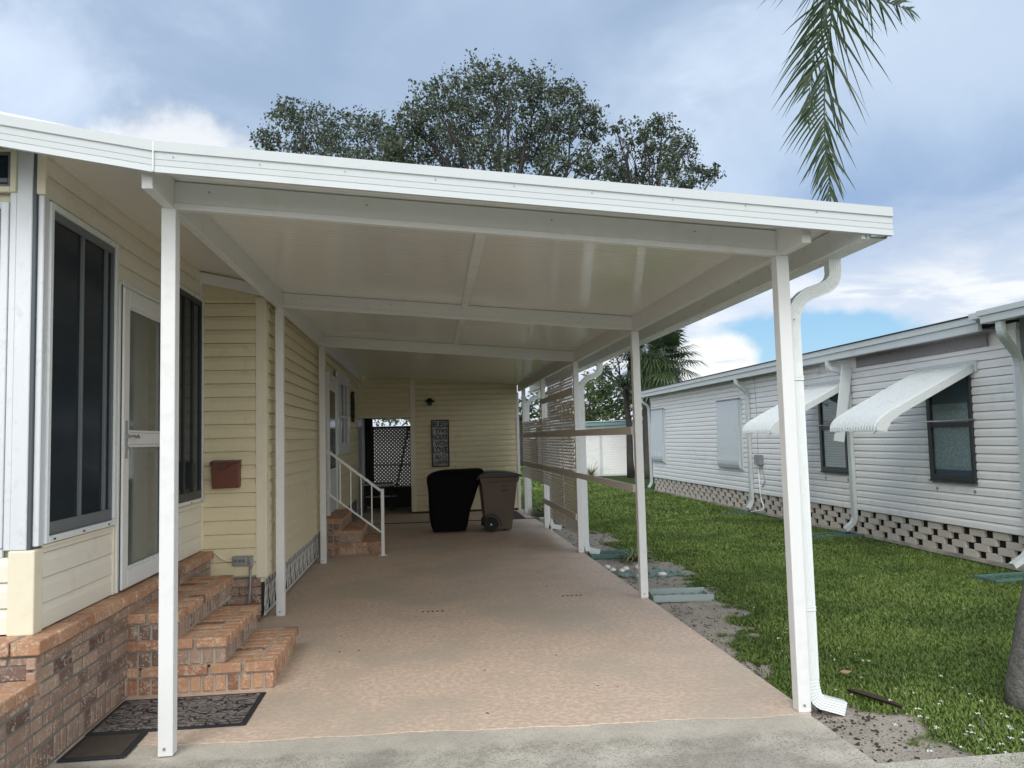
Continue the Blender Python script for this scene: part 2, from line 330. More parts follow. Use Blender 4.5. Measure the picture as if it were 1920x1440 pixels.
# cloud layer coordinates: direction projected on a high flat deck
den=t.math('ADD',t.math('MAXIMUM',z,0),.16); cx=t.math('DIVIDE',x,den); cy=t.math('DIVIDE',y,den)
cb=t.new('ShaderNodeCombineXYZ'); t.l.new(cx,cb.inputs[0]); t.l.new(cy,cb.inputs[1]); cv=cb.outputs[0]
n1=t.noise(.9,7,.5,cv,.35); n2=t.noise(2.3,8,.56,cv,.5); n3=t.noise(.42,4,.5,cv)
wob=t.math('MULTIPLY',t.math('SUBTRACT',t.noise(9,6,.6,tc.outputs['Generated']),.5),1)
def blob(a0,e0,ra,re,wa=.9,soft=.55):
    u=t.math('DIVIDE',t.math('SUBTRACT',az,a0),ra); v=t.math('DIVIDE',t.math('SUBTRACT',el,e0),re)
    d=t.math('SQRT',t.math('ADD',t.math('MULTIPLY',u,u),t.math('MULTIPLY',v,v)))
    d=t.math('ADD',d,t.math('MULTIPLY',wob,wa))
    return t.math('SUBTRACT',1,t.smooth(d,1-soft,1+soft))
dark=(2.85,3.9,5.5); mid=(4.3,5.3,6.9); bright=(6.1,7.2,8.6); white=(8.8,8.9,8.9)
c0=t.mix(t.smooth(t.math('ADD',t.math('MULTIPLY',n1,.7),t.math('MULTIPLY',n2,.3)),.40,.62),dark,mid)
c0=t.mix(t.math('MULTIPLY',t.smooth(n2,.52,.74),.55),c0,bright)
low=t.math('SUBTRACT',1,t.smooth(t.math('ADD',el,t.math('MULTIPLY',wob,9)),9,17))
c0=t.mix(t.math('MULTIPLY',low,.8),c0,t.mix(t.smooth(n2,.42,.62),(6.4,7.1,8.2),white))
c0=t.mix(t.math('MULTIPLY',blob(-2,24,16,9,1.2,.7),.55),c0,dark)
c0=t.mix(t.math('MULTIPLY',blob(33,16,13,4.5,.9,.7),.65),c0,(2.7,4.0,6.2))
c0=t.mix(t.math('MULTIPLY',blob(38,24,16,5.5,1.2,.8),.6),c0,bright)
c0=t.mix(t.math('MULTIPLY',blob(20,17,7,8,1.2,.8),.55),c0,bright)
c0=t.mix(t.math('MULTIPLY',blob(-26,22,5,6,2.2,.6),.7),c0,(6.4,7.4,8.9))
c0=t.mix(t.math('MULTIPLY',blob(-17,19.5,5,2.2,2.6,.5),.75),c0,white)
c0=t.mix(blob(28,6.3,8.5,1.9,1.5,.22),c0,t.mix(.5,sky.outputs[0],(2.0,4.9,7.7)))
c0=t.mix(blob(21.3,5.2,2.9,2.1,1.5,.25),c0,(8.3,8.5,8.5))
streak=t.smooth(t.noise(5,4,.5,t.new('ShaderNodeMapping').outputs[0]),.66,.7)
mp=[n for n in t.n if n.type=='MAPPING'][0]; mp.inputs['Scale'].default_value=(1,1,7); t.l.new(tc.outputs['Generated'],mp.inputs[0])
c0=t.mix(t.math('MULTIPLY',t.math('MULTIPLY',streak,low),.45),c0,(4.6,5.5,6.9))
# brighter cloud behind the viewer, where the hidden sun is
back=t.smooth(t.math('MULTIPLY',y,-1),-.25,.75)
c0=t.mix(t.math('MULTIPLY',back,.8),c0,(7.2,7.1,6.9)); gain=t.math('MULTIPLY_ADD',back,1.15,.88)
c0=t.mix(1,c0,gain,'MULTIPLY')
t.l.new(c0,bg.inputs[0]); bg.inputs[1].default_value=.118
sl=bpy.data.lights.new('sun','SUN'); sl.energy=1.2; sl.angle=math.radians(28); sl.color=(1,.96,.9); so=bpy.data.objects.new('sun',sl); col.objects.link(so)
sd=Vector((math.sin(math.radians(SUN_AZ))*math.cos(math.radians(SUN_EL)),math.cos(math.radians(SUN_AZ))*math.cos(math.radians(SUN_EL)),math.sin(math.radians(SUN_EL))))
so.rotation_euler=sd.to_track_quat('Z','Y').to_euler(); so.location=(0,-5,12)

# ------------------------------------------------------------------ ground
GZ=-.05
def interp(y,pts):
    if y<=pts[0][0]: return pts[0][1]
    for (a,b),(c,d) in zip(pts,pts[1:]):
        if y<=c: return b+(d-b)*(y-a)/(c-a)
    return pts[-1][1]
EDGE=[(0,.55),(3.6,.55),(4.3,.35),(4.75,.02),(5.2,.10),(5.8,.22),(6.5,.55),(7.3,.75),(8.0,.7),(8.9,.95),(9.4,1.1),(10,.85),(11,.5),(12.8,.95),(13.6,.5),(15,.25),(17,.3),(20,0),(25,-.5)]
def soil(x,y):
    v=interp(y,EDGE)+2.17-x
    n=noise.noise((x*2.2,y*2.2,0))*.35+noise.noise((x*7,y*7,3))*.26+noise.noise((x*17,y*17,8))*.12
    s=.5+(v+n)*1.6
    def patch(px,py,rx,ry,a):
        return a-math.hypot((x-px)/rx,(y-py)/ry)*a+n
    s=max(s,.5+patch(2.47,4.12,.26,.2,.6)*1.2) 
    if y<1 or y>24 or x<2: s=min(s,.2) if y>24 or x<-3 else s
    return max(0,min(1,s))
def grid(x0,x1,y0,y1,st,name,**kw):
    nx=int((x1-x0)/st)+1; ny=int((y1-y0)/st)+1
    xs=np.linspace(x0,x1,nx); ys=np.linspace(y0,y1,ny); V=[];A=[]
    for yy in ys:
        for xx in xs:
            s=soil(xx,yy); V.append((xx,yy,GZ+noise.noise((xx*.9,yy*.9,5))*.018-.004*s)); A.append(s)
    F=[(j*nx+i,j*nx+i+1,(j+1)*nx+i+1,(j+1)*nx+i) for j in range(ny-1) for i in range(nx-1)]
    return V,F,A
V,F_,A=grid(2.0,7.2,2.4,26,.07,'g')
n0=len(V)
# far apron of the ground sheet, joined to one object reaching the horizon
big=[(-400,-60),(400,-60),(400,700),(-400,700)]
x0,x1,y0,y1=2.0,7.2,2.4,26
ring=[(x0,y0),(x1,y0),(x1,y1),(x0,y1)]
nx=int((x1-x0)/.07)+1; ny=int((y1-y0)/.07)+1
idx=[0,nx-1,ny*nx-1,(ny-1)*nx]
for p in big: V.append((p[0],p[1],GZ-.004)); A.append(0)
quads=[(n0+k,n0+(k+1)%4) for k in range(4)]
edges=[list(range(0,nx)),[j*nx+nx-1 for j in range(ny)],list(range(ny*nx-1,(ny-1)*nx-1,-1)),[j*nx for j in range(ny-1,-1,-1)]]
ext=[]
for k in range(4):
    e=edges[k]; a=n0+k; b=n0+(k+1)%4; half=len(e)//2
    for i in range(len(e)-1):
        ext.append((a if i<half else b,e[i+1],e[i]))
    ext.append((a,b,e[half]))
me=bpy.data.meshes.new('ground'); me.from_pydata(V,[],F_+ext); me.update(); at=me.attributes.new('soil','FLOAT','POINT'); at.data.foreach_set('value',A)
me.materials.append(M['ground']); g=bpy.data.objects.new('ground',me); col.objects.link(g); tag(g,kind='structure')

# grass blades, one mass
def grass_patch(x0,x1,y0,y1,dens,hl,wd):
    n=int((x1-x0)*(y1-y0)*dens); px=RNG.uniform(x0,x1,n); py=RNG.uniform(y0,y1,n)
    keep=[]
    for a,b in zip(px,py):
        keep.append(soil(a,b)<.5+RNG.normal(0,.07) and not (a>6.55 and b>7.9))
    px=px[keep]; py=py[keep]; n=len(px)
    th=RNG.uniform(0,2*PI,n); h=hl*RNG.uniform(.5,1.25,n); lean=RNG.uniform(.2,1.1,n)*h; w_=wd*RNG.uniform(.6,1.3,n)
    dx,dy=np.cos(th),np.sin(th); sx,sy=-dy,dx
    z0=np.full(n,GZ-.012)
    P=np.zeros((n,5,3)); 
    P[:,0]=np.stack([px-sx*w_/2,py-sy*w_/2,z0],1); P[:,1]=np.stack([px+sx*w_/2,py+sy*w_/2,z0],1)
    P[:,2]=np.stack([px+dx*lean*.4+sx*w_/2,py+dy*lean*.4+sy*w_/2,z0+h*.62],1); P[:,3]=np.stack([px+dx*lean*.4-sx*w_/2,py+dy*lean*.4-sy*w_/2,z0+h*.62],1)
    P[:,4]=np.stack([px+dx*lean,py+dy*lean,z0+h*.95],1)
    return P
parts=[grass_patch(2.15,5.6,2.6,6.2,10000,.036,.0085),grass_patch(2.15,6.7,6.2,10,6000,.040,.010),grass_patch(2.15,6.7,10,15,2800,.045,.014),grass_patch(2.15,7.6,15,24,900,.065,.022),grass_patch(2.2,12,24,46,260,.08,.05)]
P=np.concatenate(parts); n=len(P); base=np.arange(n)*5
V=P.reshape(-1,3)
tri=np.concatenate([np.stack([base,base+1,base+2],1),np.stack([base,base+2,base+3],1),np.stack([base+3,base+2,base+4],1)])
np_mesh('grass',V,tri,M['grass'],label='short green lawn grass between the carport and the white house',cat='grass',kind='stuff')
# scattered litter on the bare soil
mb=MB()
for k in range(900):
    yy=random.uniform(4.2,14); xx=2.18+random.random()**1.3*interp(yy,EDGE)*1.1
    if xx<2.19 or soil(xx,yy)<.5: continue
    r=random.uniform(.003,.008); a=random.uniform(0,PI); L=r*random.uniform(1,3.5)
    mb.beam((xx-math.cos(a)*L,yy-math.sin(a)*L,GZ+.006),(xx+math.cos(a)*L,yy+math.sin(a)*L,GZ+.006+random.uniform(0,.01)),r*.8,r*.5)
for k in range(230):
    xx=random.uniform(2.17,2.85); yy=random.uniform(3.68,4.5)
    if soil(xx,yy)<.5: continue
    r=random.uniform(.002,.0065)*random.choice([1,1,1.8]); a=random.uniform(0,PI)
    mb.beam((xx-math.cos(a)*r,yy-math.sin(a)*r,GZ+.004),(xx+math.cos(a)*r,yy+math.sin(a)*r,GZ+.006),r*1.5,r)
mb.build('mulch_litter',M['bark'],kind='stuff',label='dark bark chips and twigs on the bare soil beside the slab',cat='mulch')
mb=MB()
fl=[]
for k in range(80):
    if k<40: xx,yy=random.gauss(2.95,.25),random.gauss(3.85,.22)
    elif k<65: xx,yy=random.uniform(2.3,3.4),random.uniform(4.4,6.2)
    else: xx,yy=random.uniform(2.5,5.5),random.uniform(5.5,8.5)
    if xx<2.2: continue
    r=random.uniform(.005,.012)*(1.1 if k<45 else .65); zz=GZ+.052
    for q in range(4):
        a=q*PI/2+random.random(); dx,dy=math.cos(a),math.sin(a)
        mb.add([(xx,yy,zz),(xx+dx*r-dy*r*.4,yy+dy*r+dx*r*.4,zz+.004),(xx+dx*r*1.5,yy+dy*r*1.5,zz),(xx+dx*r+dy*r*.4,yy+dy*r-dx*r*.4,zz+.004)],[(0,1,2,3)])
mb.build('fallen_petals',M['petal'],kind='stuff',label='small white blossoms scattered over the near lawn',cat='petals')

# slab and driveway
fr=[]
for i in range(0,140):
    xx=-2.0+i*(4.155/139); base_y=4.452-.052*(xx+1.4)+.008
    fr.append((xx,base_y+noise.noise((xx*3,1.7,0))*.035+noise.noise((xx*14,4.7,0))*.014))
mb=MB(); n=len(fr)
V=[(a,b,0) for a,b in fr]+[(a,15.215,0) for a,b in fr]+[(a,b,-.12) for a,b in fr]
F_=[(i,i+1,n+i+1,n+i) for i in range(n-1)]+[(2*n+i,2*n+i+1,i+1,i) for i in range(n-1)]
V+=[(2.155,15.215,-.12)]; F_.append((2*n+n-1,len(V)-1,2*n-1,n-1))
mb.add(V,F_); mb.build('carport_floor',M['slab'],kind='structure')
mb=MB()
for k in range(34):
    xx=random.uniform(-.9,2.0); yy=random.uniform(4.5,9.5)**1.0; r=random.uniform(.002,.006); a=random.uniform(0,PI); L=r*random.uniform(.8,2.5)
    mb.beam((xx-math.cos(a)*L,yy-math.sin(a)*L,.003),(xx+math.cos(a)*L,yy+math.sin(a)*L,.004),r,r*.5)
for cx_,cy_ in ((-.05,7.35),(1.35,7.75)):
    for k in range(5): mb.box(cx_+k*.045,cx_+k*.045+.022,cy_,cy_+.03,.0005,.003)
mb.build('leaf_litter',M['bark'],kind='stuff',label='small dark leaf bits and specks scattered on the pink slab',cat='litter')
MB().box(-2.0,2.155,15.235,19.6,-.12,-.004).build('patio_floor',M['slab'],kind='structure',bevel=.004)
MB().box(-4.5,2.14,-3,4.7,-.13,-.0045).build('driveway',M['concrete'],kind='structure')
MB().box(2.16,3.3,-3,3.66,-.1,-.03).build('side_pavement',M['concrete'],kind='structure',bevel=.006)

# ------------------------------------------------------------------ carport
cz=lambda x:3.05-.0735*(x+1.33)
cp=thing('carport','white aluminium carport with sloping roof over the pink slab','carport',(.38,4.3,0))
PY=[4.32,7.53,10.61,13.63,16.33]
def post(x,y,ztop,zb=0,**kw):
    mb=MB().box(x-.038,x+.038,y-.038,y+.038,zb,ztop)
    o=mb.build('post',M['white'],cp,bevel=.005,seg=2,**kw)
    b=MB()
    b.cyl((x-.004,y-.04,zb+.04),(0,1,0),.0075,.008,10)
    b.build('bolt',M['galv'],o); return o
XL,XR=-1.36,2.128
for y in PY[:3]: post(XL,y,2.896)
for i,y in enumerate(PY): post(XR,y,2.642)
# fluting on the right posts
# beams along the sides
mb=MB().box(XL-.027,XL+.027,3.955,17.1,2.894,3.055)
mb.build('side_beam',M['white'],cp,bevel=.003)
MB().box(XR-.027,XR+.027,3.985,17.1,2.64,cz(XR)+.004).build('side_beam',M['white'],cp,bevel=.003)
for y,h in ((4.32,.155),(7.53,.142),(10.61,.146)):
    mb=MB(); xa,xb=XL+.027,XR-.027; za,zb=cz(xa),cz(xb)
    mb.hexa([(xa,y-.025,za-h),(xb,y-.025,zb-h),(xb,y+.025,zb-h),(xa,y+.025,za-h),(xa,y-.025,za-.004),(xb,y-.025,zb-.004),(xb,y+.025,zb-.004),(xa,y+.025,za-.004)])
    mb.hexa([(xa,y-.034,za-h-.003),(xb,y-.034,zb-h-.003),(xb,y-.0255,zb-h-.003),(xa,y-.0255,za-h-.003),(xa,y-.034,za-h+.03),(xb,y-.034,zb-h+.03),(xb,y-.0255,zb-h+.03),(xa,y-.0255,za-h+.03)])
    mb.build('cross_beam',M['white'],cp,bevel=.002)
# roof: flat underside split into panels, kinks up over the porch
KX=-1.30
def roofz(x): return cz(x) if x>=KX else cz(KX)+(KX-x)*.205
mb=MB(); ys=[3.895]; 
while ys[-1]<17.25: ys.append(min(ys[-1]+1.22,17.3))
for a,b in zip(ys,ys[1:]):
    for xa,xb in ((-3.6,KX),(KX,2.44)):
        mb.hexa([(xa,a+.002,roofz(xa)),(xb,a+.002,roofz(xb)),(xb,b-.002,roofz(xb)),(xa,b-.002,roofz(xa)),(xa,a+.002,roofz(xa)+.04),(xb,a+.002,roofz(xb)+.04),(xb,b-.002,roofz(xb)+.04),(xa,b-.002,roofz(xa)+.04)])
mb.build('ceiling_panel',M['ceiling'],cp)
mb=MB()
for xa,xb in ((-3.65,KX),(KX,2.43)):
    za,zb=roofz(xa)+.042,roofz(xb)+.042
    mb.hexa([(xa,3.9,za),(xb,3.9,zb),(xb,17.4,zb),(xa,17.4,za),(xa,3.9,za+.012),(xb,3.9,zb+.012),(xb,17.4,zb+.010),(xa,17.4,za+.010)])
mb.build('roof_sheet',M['white2'],cp)
# cable raceway under the ceiling
mb=MB(); a=(.375,4.36,cz(.375)-.011); b=(.46,10.58,cz(.46)-.011)
mb.beam(a,b,.075,.028); rc=mb.build('raceway',M['white'],cp,bevel=.006)
for k in range(16):
    q=(k+.5)/16; cx_=a[0]+(b[0]-a[0])*q; cy_=a[1]+(b[1]-a[1])*q; cc_=a[2]+(b[2]-a[2])*q
    MB().box(cx_-.030,cx_+.030,cy_-.02,cy_+.02,cc_-.0175,cc_-.0135).build('clip',M['white2'],rc,bevel=.001)
for k in range(9):
    xx=-1.2+k*.42+random.uniform(-.03,.03); MB().cyl((xx,3.866,roofz(xx)+.056-.072),(0,1,0),.003,.006,8).build('screw',M['galv'],cp)
for yb in (4.293,7.503,10.583):
    for xx in (-1.15,-.3,.75,1.6): MB().cyl((xx,yb,cz(xx)-.05),(0,1,0),.005,.006,8).build('screw',M['galv'],cp)
# fascia with stepped ridges, front
def fascia_seg(mb,xa,xb,ya,yb,za,zb,h=.155):
    # za,zb top heights
    prof=[(0.0,0),(0.0,-.050),(.009,-.054),(.009,-.088),(.012,-.090),(.009,-.093),(.009,-.120),(.012,-.122),(.009,-.125),(.007,-h),(.030,-h),(.030,0)]
    b=len(mb.v)
    for xx,yy,zz in ((xa,ya,za),(xb,yb,zb)):
        for (d,k) in prof: mb.v.append((xx,yy+d,zz+k))
    n=len(prof)
    for j in range(n): mb.f.append((b+j,b+(j+1)%n,b+n+(j+1)%n,b+n+j))
    mb.f.append(tuple(b+j for j in range(n))); mb.f.append(tuple(b+n+j for j in range(n))[::-1])
FY=3.86
mb=MB(); fascia_seg(mb,KX+.0,2.565,FY,FY,3.104,2.806)
mb.build('fascia',M['fascia'],cp)
mb=MB(); fascia_seg(mb,-3.7,KX-.003,FY,FY,3.104+.165*(2.4),3.104)
mb.build('fascia',M['fascia'],cp)
MB().box(KX-.004,KX+.002,FY-.001,FY+.02,2.952,3.100).build('fascia_joint',M['white2'],cp)
# gutter on the low side
gz0=2.638
mb=MB(); prof=[(2.425,2.776),(2.43,gz0+.01),(2.44,gz0),(2.535,gz0),(2.552,gz0+.04),(2.552,gz0+.09),(2.562,gz0+.10),(2.562,gz0+.15),(2.548,gz0+.15),(2.545,gz0+.1),(2.53,gz0+.012),(2.446,gz0+.012),(2.437,2.776)]
b=len(mb.v)
for yy in (3.88,17.4):
    for p in prof: mb.v.append((p[0],yy,p[1]))
n=len(prof)
for j in range(n): mb.f.append((b+j,b+(j+1)%n,b+n+(j+1)%n,b+n+j))
mb.build('gutter',M['white2'],cp)
mb=MB(); mb.box(2.40,2.424,3.9,17.35,2.60+.04,2.77); mb.build('edge_beam',M['white2'],cp,bevel=.003)
# downspouts
def rect_prof(w_,d_):
    # fluted rectangular downspout section
    p=[]; nf=5
    def side(a,b,nrm,flute=True):
        m=nf*2+1
        for i in range(m):
            k=i/m; x=a[0]+(b[0]-a[0])*k; y=a[1]+(b[1]-a[1])*k; o=-.0025 if (flute and i%2==1) else 0
            p.append((x+nrm[0]*o,y+nrm[1]*o))
    a,b=w_/2,d_/2
    side((-a,-b),(a,-b),(0,-1)); side((a,-b),(a,b),(1,0),False); side((a,b),(-a,b),(0,1)); side((-a,b),(-a,-b),(-1,0),False)
    return p
def arc_path(pts,r,seg=7):
    pts=[Vector(p) for p in pts]; out=[pts[0]]; ks=[1]
    for i in range(1,len(pts)-1):
        a,b,c=pts[i-1],pts[i],pts[i+1]; u=(a-b).normalized(); v=(c-b).normalized(); L=min(r,(a-b).length*.48,(c-b).length*.48)
        p0=b+u*L; p1=b+v*L
        for k in range(seg+1):
            q=k/seg; out.append(p0*(1-q)**2+b*2*q*(1-q)+p1*q*q); ks.append(1.05 if k%2==0 else .99)
    out.append(pts[-1]); ks.append(1); return out,ks
def downspout(parent,top,x,y,zt,zb,kick,material,w_=.076,d_=.058,r=.14,seams=(1.9,.55),name='downspout'):
    tx,ty,tz=top
    pts=[(tx,ty,tz),(tx,ty,zt+.10),(x,y,zt),(x,y,zb)] + kick
    mb=MB(); pa,ks=arc_path(pts,r,9); mb.sweep(pa,rect_prof(w_,d_),up=(0,1,0) if abs(kick[-1][0]-x)>.02 else (1,0,0),scales=ks)
    o=mb.build(name,material,parent)
    for s_ in seams:
        sb=MB().box(x-w_/2-.003,x+w_/2+.003,y-d_/2-.003,y+d_/2+.003,s_,s_+.026)
        for dz in (0,.018): sb.box(x-w_/2-.005,x+w_/2+.005,y-d_/2-.005,y+d_/2+.005,s_+dz,s_+dz+.008)
        sb.build('coupling',material,o,bevel=.002)
    MB().cyl((x,y-d_/2-.001,zt-.12),(0,1,0),.005,.006,8).build('screw',M['galv'],o)
    return o
ds=[(4.37,.085),(10.66,.085),(13.68,.085),(16.38,.085)]
for i,(yy,o_) in enumerate(ds):
    downspout(cp,(2.49,yy,2.655),2.212,yy,2.385,.12,[(2.235,yy,.02),(2.40,yy-.03,-.015)] if i else [(2.235,yy,.035),(2.395,yy-.03,-.01)],M['white2'])

# ------------------------------------------------------------------ lattice screen on the right side
sc=thing('lattice_screen','tan lattice panels and taupe rails closing the right side of the carport','lattice screen',(2.09,12,0))
for za,zb,ya,yb in ((1.605,1.685,7.56,16.33),(1.03,1.105,7.56,16.33),(2.185,2.275,10.6,13.62),(.44,.53,10.6,13.62)):
    MB().box(2.068,2.089,ya,yb,za,zb).build('rail',M['rail'],sc,bevel=.002)
def lattice(x,y0,y1,z0,z1,pitch,w_,th,name='lattice_panel',material=None,parent=None,axis='x',frame=0,**kw):
    mb=MB(); 
    for layer,sg in ((0,1),(1,-1)):
        c0,c1=(y0+z0*sg,y1+z1) if sg==1 else (y0-z1,y1-z0)
        c0=min(y0+sg*z0,y0+sg*z1); c1=max(y1+sg*z0,y1+sg*z1)
        st=pitch*math.sqrt(2); c=c0+st/2
        while c<c1:
            # line y + sg*z = c ; clip
            pts=[]
            for zz in (z0,z1):
                yy=c-sg*zz
                if y0<=yy<=y1: pts.append((yy,zz))
            for yy in (y0,y1):
                zz=(c-yy)*sg
                if z0<zz<z1: pts.append((yy,zz))
            if len(pts)>=2:
                a,b=pts[0],pts[-1]
                if math.hypot(a[0]-b[0],a[1]-b[1])>.03:
                    xo=x+layer*th
                    if axis=='x': mb.beam((xo,a[0],a[1]),(xo,b[0],b[1]),th*.98,w_,up=(0,a[1]-b[1],b[0]-a[0]))
                    else: mb.beam((a[0],xo,a[1]),(b[0],xo,b[1]),th*.98,w_,up=(a[1]-b[1],0,b[0]-a[0]))
            c+=st
    return mb.build(name,material,parent,**kw)
lattice(2.097,10.70,12.93,.24,2.56,.064,.033,.002,material=M['lattice'],parent=sc)
lattice(2.097,12.97,16.28,.78,1.93,.064,.033,.002,material=M['lattice'],parent=sc)
MB().box(2.085,2.094,11.58,11.62,.26,2.54).build('batten',M['rail'],sc)
MB().box(2.14,2.165,13.2,13.25,.0,2.3).build('batten',M['white'],sc)

# ------------------------------------------------------------------ cream house
hs=thing('mobile_home','cream sided mobile home with brick base and dark porch windows','house',(-3.2,9,0))
WX,JY,SX=-2.02,7.30,-1.455
def lap(mb,axis,c,u0,u1,z0,z1,expo,n,proj=.016,gr=.006,gd=.02):
    """lap siding boards; wall plane coordinate c, outward sign n, running along u"""
    k=0; z=z0
    while z<z1-1e-4:
        zt=min(z+expo,z1)
        d0=proj; d1=proj-(proj-.003)*min(1,(zt-z)/expo); dm=d0-.001
        def pt(u,d,zz): 
            return (c+n*d,u,zz) if axis=='x' else (u,c+n*d,zz)
        # profile: lower lip, flat, shallow cove (dutch lap) then next
        prof=[(-gd,z),(-gd,z+gr),(d0,z+gr),(d0-.001,z+(zt-z)*.68),(d1+.002,zt),(-gd,zt)]
        b=len(mb.v)
        for u in (u0,u1):
            for d,zz in prof: mb.v.append(pt(u,d,zz))
        m=len(prof)
        for j in range(m-1):
            q=(b+j,b+j+1,b+m+j+1,b+m+j); mb.f.append(q if (axis=='x')==(n>0) else q[::-1])
        mb.f.append(tuple(range(b,b+m))); mb.f.append(tuple(range(b+m,b+2*m)))
        z+=expo
# core volumes
MB().box(-5.5,WX-.025,4.31,9,.66,3.35).build('wall_core',M['trim_cream'],hs)
MB().box(-5.5,SX-.025,JY+.025,17.19,.35,2.985).build('wall_core',M['trim_cream'],hs)
# porch: side wall facing the carport
for a,b in ((4.36,5.275),(6.24,JY-.01)):
    mb=MB(); lap(mb,'x',WX,a,b,.66,1.085,.131,1); mb.build('siding',M['cream'],hs)
mb=MB(); lap(mb,'x',WX,4.30,JY-.01,2.955,3.22,.13,1); lap(mb,'x',WX,5.29,6.32,2.70,2.955,.13,1); lap(mb,'x',WX,6.30,6.34,1.085,2.7,.131,1)
mb.build('siding',M['cream'],hs)
mb=MB(); lap(mb,'y',4.28,-3.6,-2.13,.66,1.05,.131,-1)
mb.build('siding',M['cream'],hs)
MB().box(-2.13,-2.0,4.255,4.355,.655,1.085).build('corner_board',M['trim_cream'],hs,bevel=.008,seg=2)
# sill trims, J channels
mb=MB(); mb.box(-2.0198,-1.992,4.36,5.285,1.086,1.10); mb.box(-2.0198,-1.995,5.262,5.285,.662,1.086)
mb.build('siding_trim',M['trim_cream'],hs,bevel=.002)
mb=MB(); mb.box(-2.0198,-1.992,6.24,JY-.012,1.086,1.10); mb.box(-2.0198,-1.994,7.262,7.285,.662,1.086)
mb.build('siding_trim',M['trim_cream'],hs,bevel=.002)
MB().box(-2.125,-2.045,4.262,4.30,1.087,3.2).build('corner_post',M['alu'],hs,bevel=.004)
MB().box(-2.0449,-2.028,4.268,4.312,1.087,3.2).build('corner_post',M['alu_dark'],hs,bevel=.002)
MB().box(-2.0279,-1.996,4.285,4.345,1.10,2.96).build('corner_post',M['alu'],hs,bevel=.004)
MB().box(-2.04,-1.985,4.27,4.30,2.96,3.24).build('corner_post',M['trim_cream'],hs,bevel=.003)
def win_x(name,x,y0,y1,z0,z1,n,frame_m,pane_m,fw=.04,mull=(),label=None,sash=None,sashm=None,depth=.03,rail=None,parent=None,sill=None):
    """window in a plane x=const; frame outside, sash and panes as sub-parts"""
    mb=MB(); X0,X1=sorted((x,x+n*depth))
    mb.box(X0,X1,y0,y0+fw,z0,z1); mb.box(X0,X1,y1-fw,y1,z0,z1); mb.box(X0,X1,y0+fw,y1-fw,z1-fw,z1); mb.box(X0,X1,y0+fw,y1-fw,z0,z0+fw)
    o=mb.build(name,frame_m,parent or hs,bevel=.003,label=label)
    a0,a1,b0,b1=y0+fw,y1-fw,z0+fw,z1-fw
    xs0,xs1=sorted((x+n*.004,x+n*(depth-.012)))
    sw=.045
    if sash:
        mb=MB(); cuts=[a0]+list(sash)+[a1]
        mb.box(xs0,xs1,a0,a1,b0,b0+sw*1.6); mb.box(xs0,xs1,a0,a1,b1-sw,b1)
        for c in cuts:
            ww=sw*.55; c_=min(max(c,a0+ww/2),a1-ww/2); mb.box(xs0,xs1,c_-ww/2,c_+ww/2,b0+sw*1.6,b1-sw)
        if rail: mb.box(xs0,xs1+0.002,a0,a1,rail-.02,rail+.02)
        mb.build('sash',sashm,o,bevel=.002)
    MB().box(x+n*.002,x+n*.006,a0,a1,b0,b1).build('pane',pane_m,o)
    if sill:
        MB().box(*sorted((x+.0,x+n*(depth+.012))),y0-.005,y1+.005,z0-sill,z0-.001).build('sill',frame_m,o,bevel=.003)
    return o
# near porch window with dark sliding sashes
wn=win_x('window',WX,4.347,5.272,1.105,2.945,1,M['white2'],M['glass'],fw=.035,sash=(4.78,5.12),sashm=M['screen'],depth=.034,sill=None)
mb=MB(); 
for yy in (4.42,4.78,5.18): mb.cyl((WX+.036,yy,1.118),(1,0,0),.004,.006,8)
MB().box(WX+.0342,WX+.0355,4.37,5.24,1.150,1.152).build('weather_strip',M['gap'],wn)
for yy in (4.44,4.80,5.16): MB().box(WX+.0342,WX+.036,yy-.012,yy+.012,1.116,1.126).build('weep_hole',M['gap'],wn)
wf=win_x('window',WX,6.36,JY-.035,1.105,2.945,1,M['white2'],M['glass'],fw=.03,sash=(6.75,7.0),sashm=M['dark_frame'],depth=.034)
for yy in (6.9,7.2): MB().box(WX+.0342,WX+.036,yy-.012,yy+.012,1.112,1.122).build('weep_hole',M['gap'],wf)
# front face windows
def win_y(y,x0,x1,z0,z1,fw,frame_m,pane_m,parent,name='window',sw=.03,bars=()):
    mb=MB(); 
    mb.box(x0,x0+fw,y-.03,y,z0,z1); mb.box(x1-fw,x1,y-.03,y,z0,z1); mb.box(x0+fw,x1-fw,y-.03,y,z1-fw,z1); mb.box(x0+fw,x1-fw,y-.03,y,z0,z0+fw)
    o=mb.build(name,frame_m,parent,bevel=.003)
    a0,a1,b0,b1=x0+fw,x1-fw,z0+fw,z1-fw
    mb=MB(); mb.box(a0,a0+sw,y-.02,y-.004,b0,b1); mb.box(a1-sw,a1,y-.02,y-.004,b0,b1); mb.box(a0+sw,a1-sw,y-.02,y-.004,b1-sw,b1); mb.box(a0+sw,a1-sw,y-.02,y-.004,b0,b0+sw)
    for q in bars: mb.box(a0+sw,a1-sw,y-.022,y-.004,q-.012,q+.012)
    mb.build('sash',M['screen'],o,bevel=.002)
    MB().box(a0,a1,y-.006,y-.002,b0,b1).build('pane',pane_m,o); return o
MB().box(-2.16,-2.1255,4.268,4.30,1.087,3.1).build('corner_post',M['alu'],hs,bevel=.003)
win_y(4.29,-3.4,-2.162,1.10,2.915,.038,M['alu'],M['glass'],hs)
win_y(4.282,-3.4,-2.125,2.965,3.215,.03,M['trim_cream'],M['glass'],hs,bars=(3.03,),sw=.016)
MB().box(-3.6,-2.163,4.27,4.288,1.05,1.098).build('sill_board',M['alu'],hs,bevel=.003)
MB().box(-3.6,-2.0,4.20,4.30,3.20,3.30).build('header_board',M['alu_dark'],hs,bevel=.003)
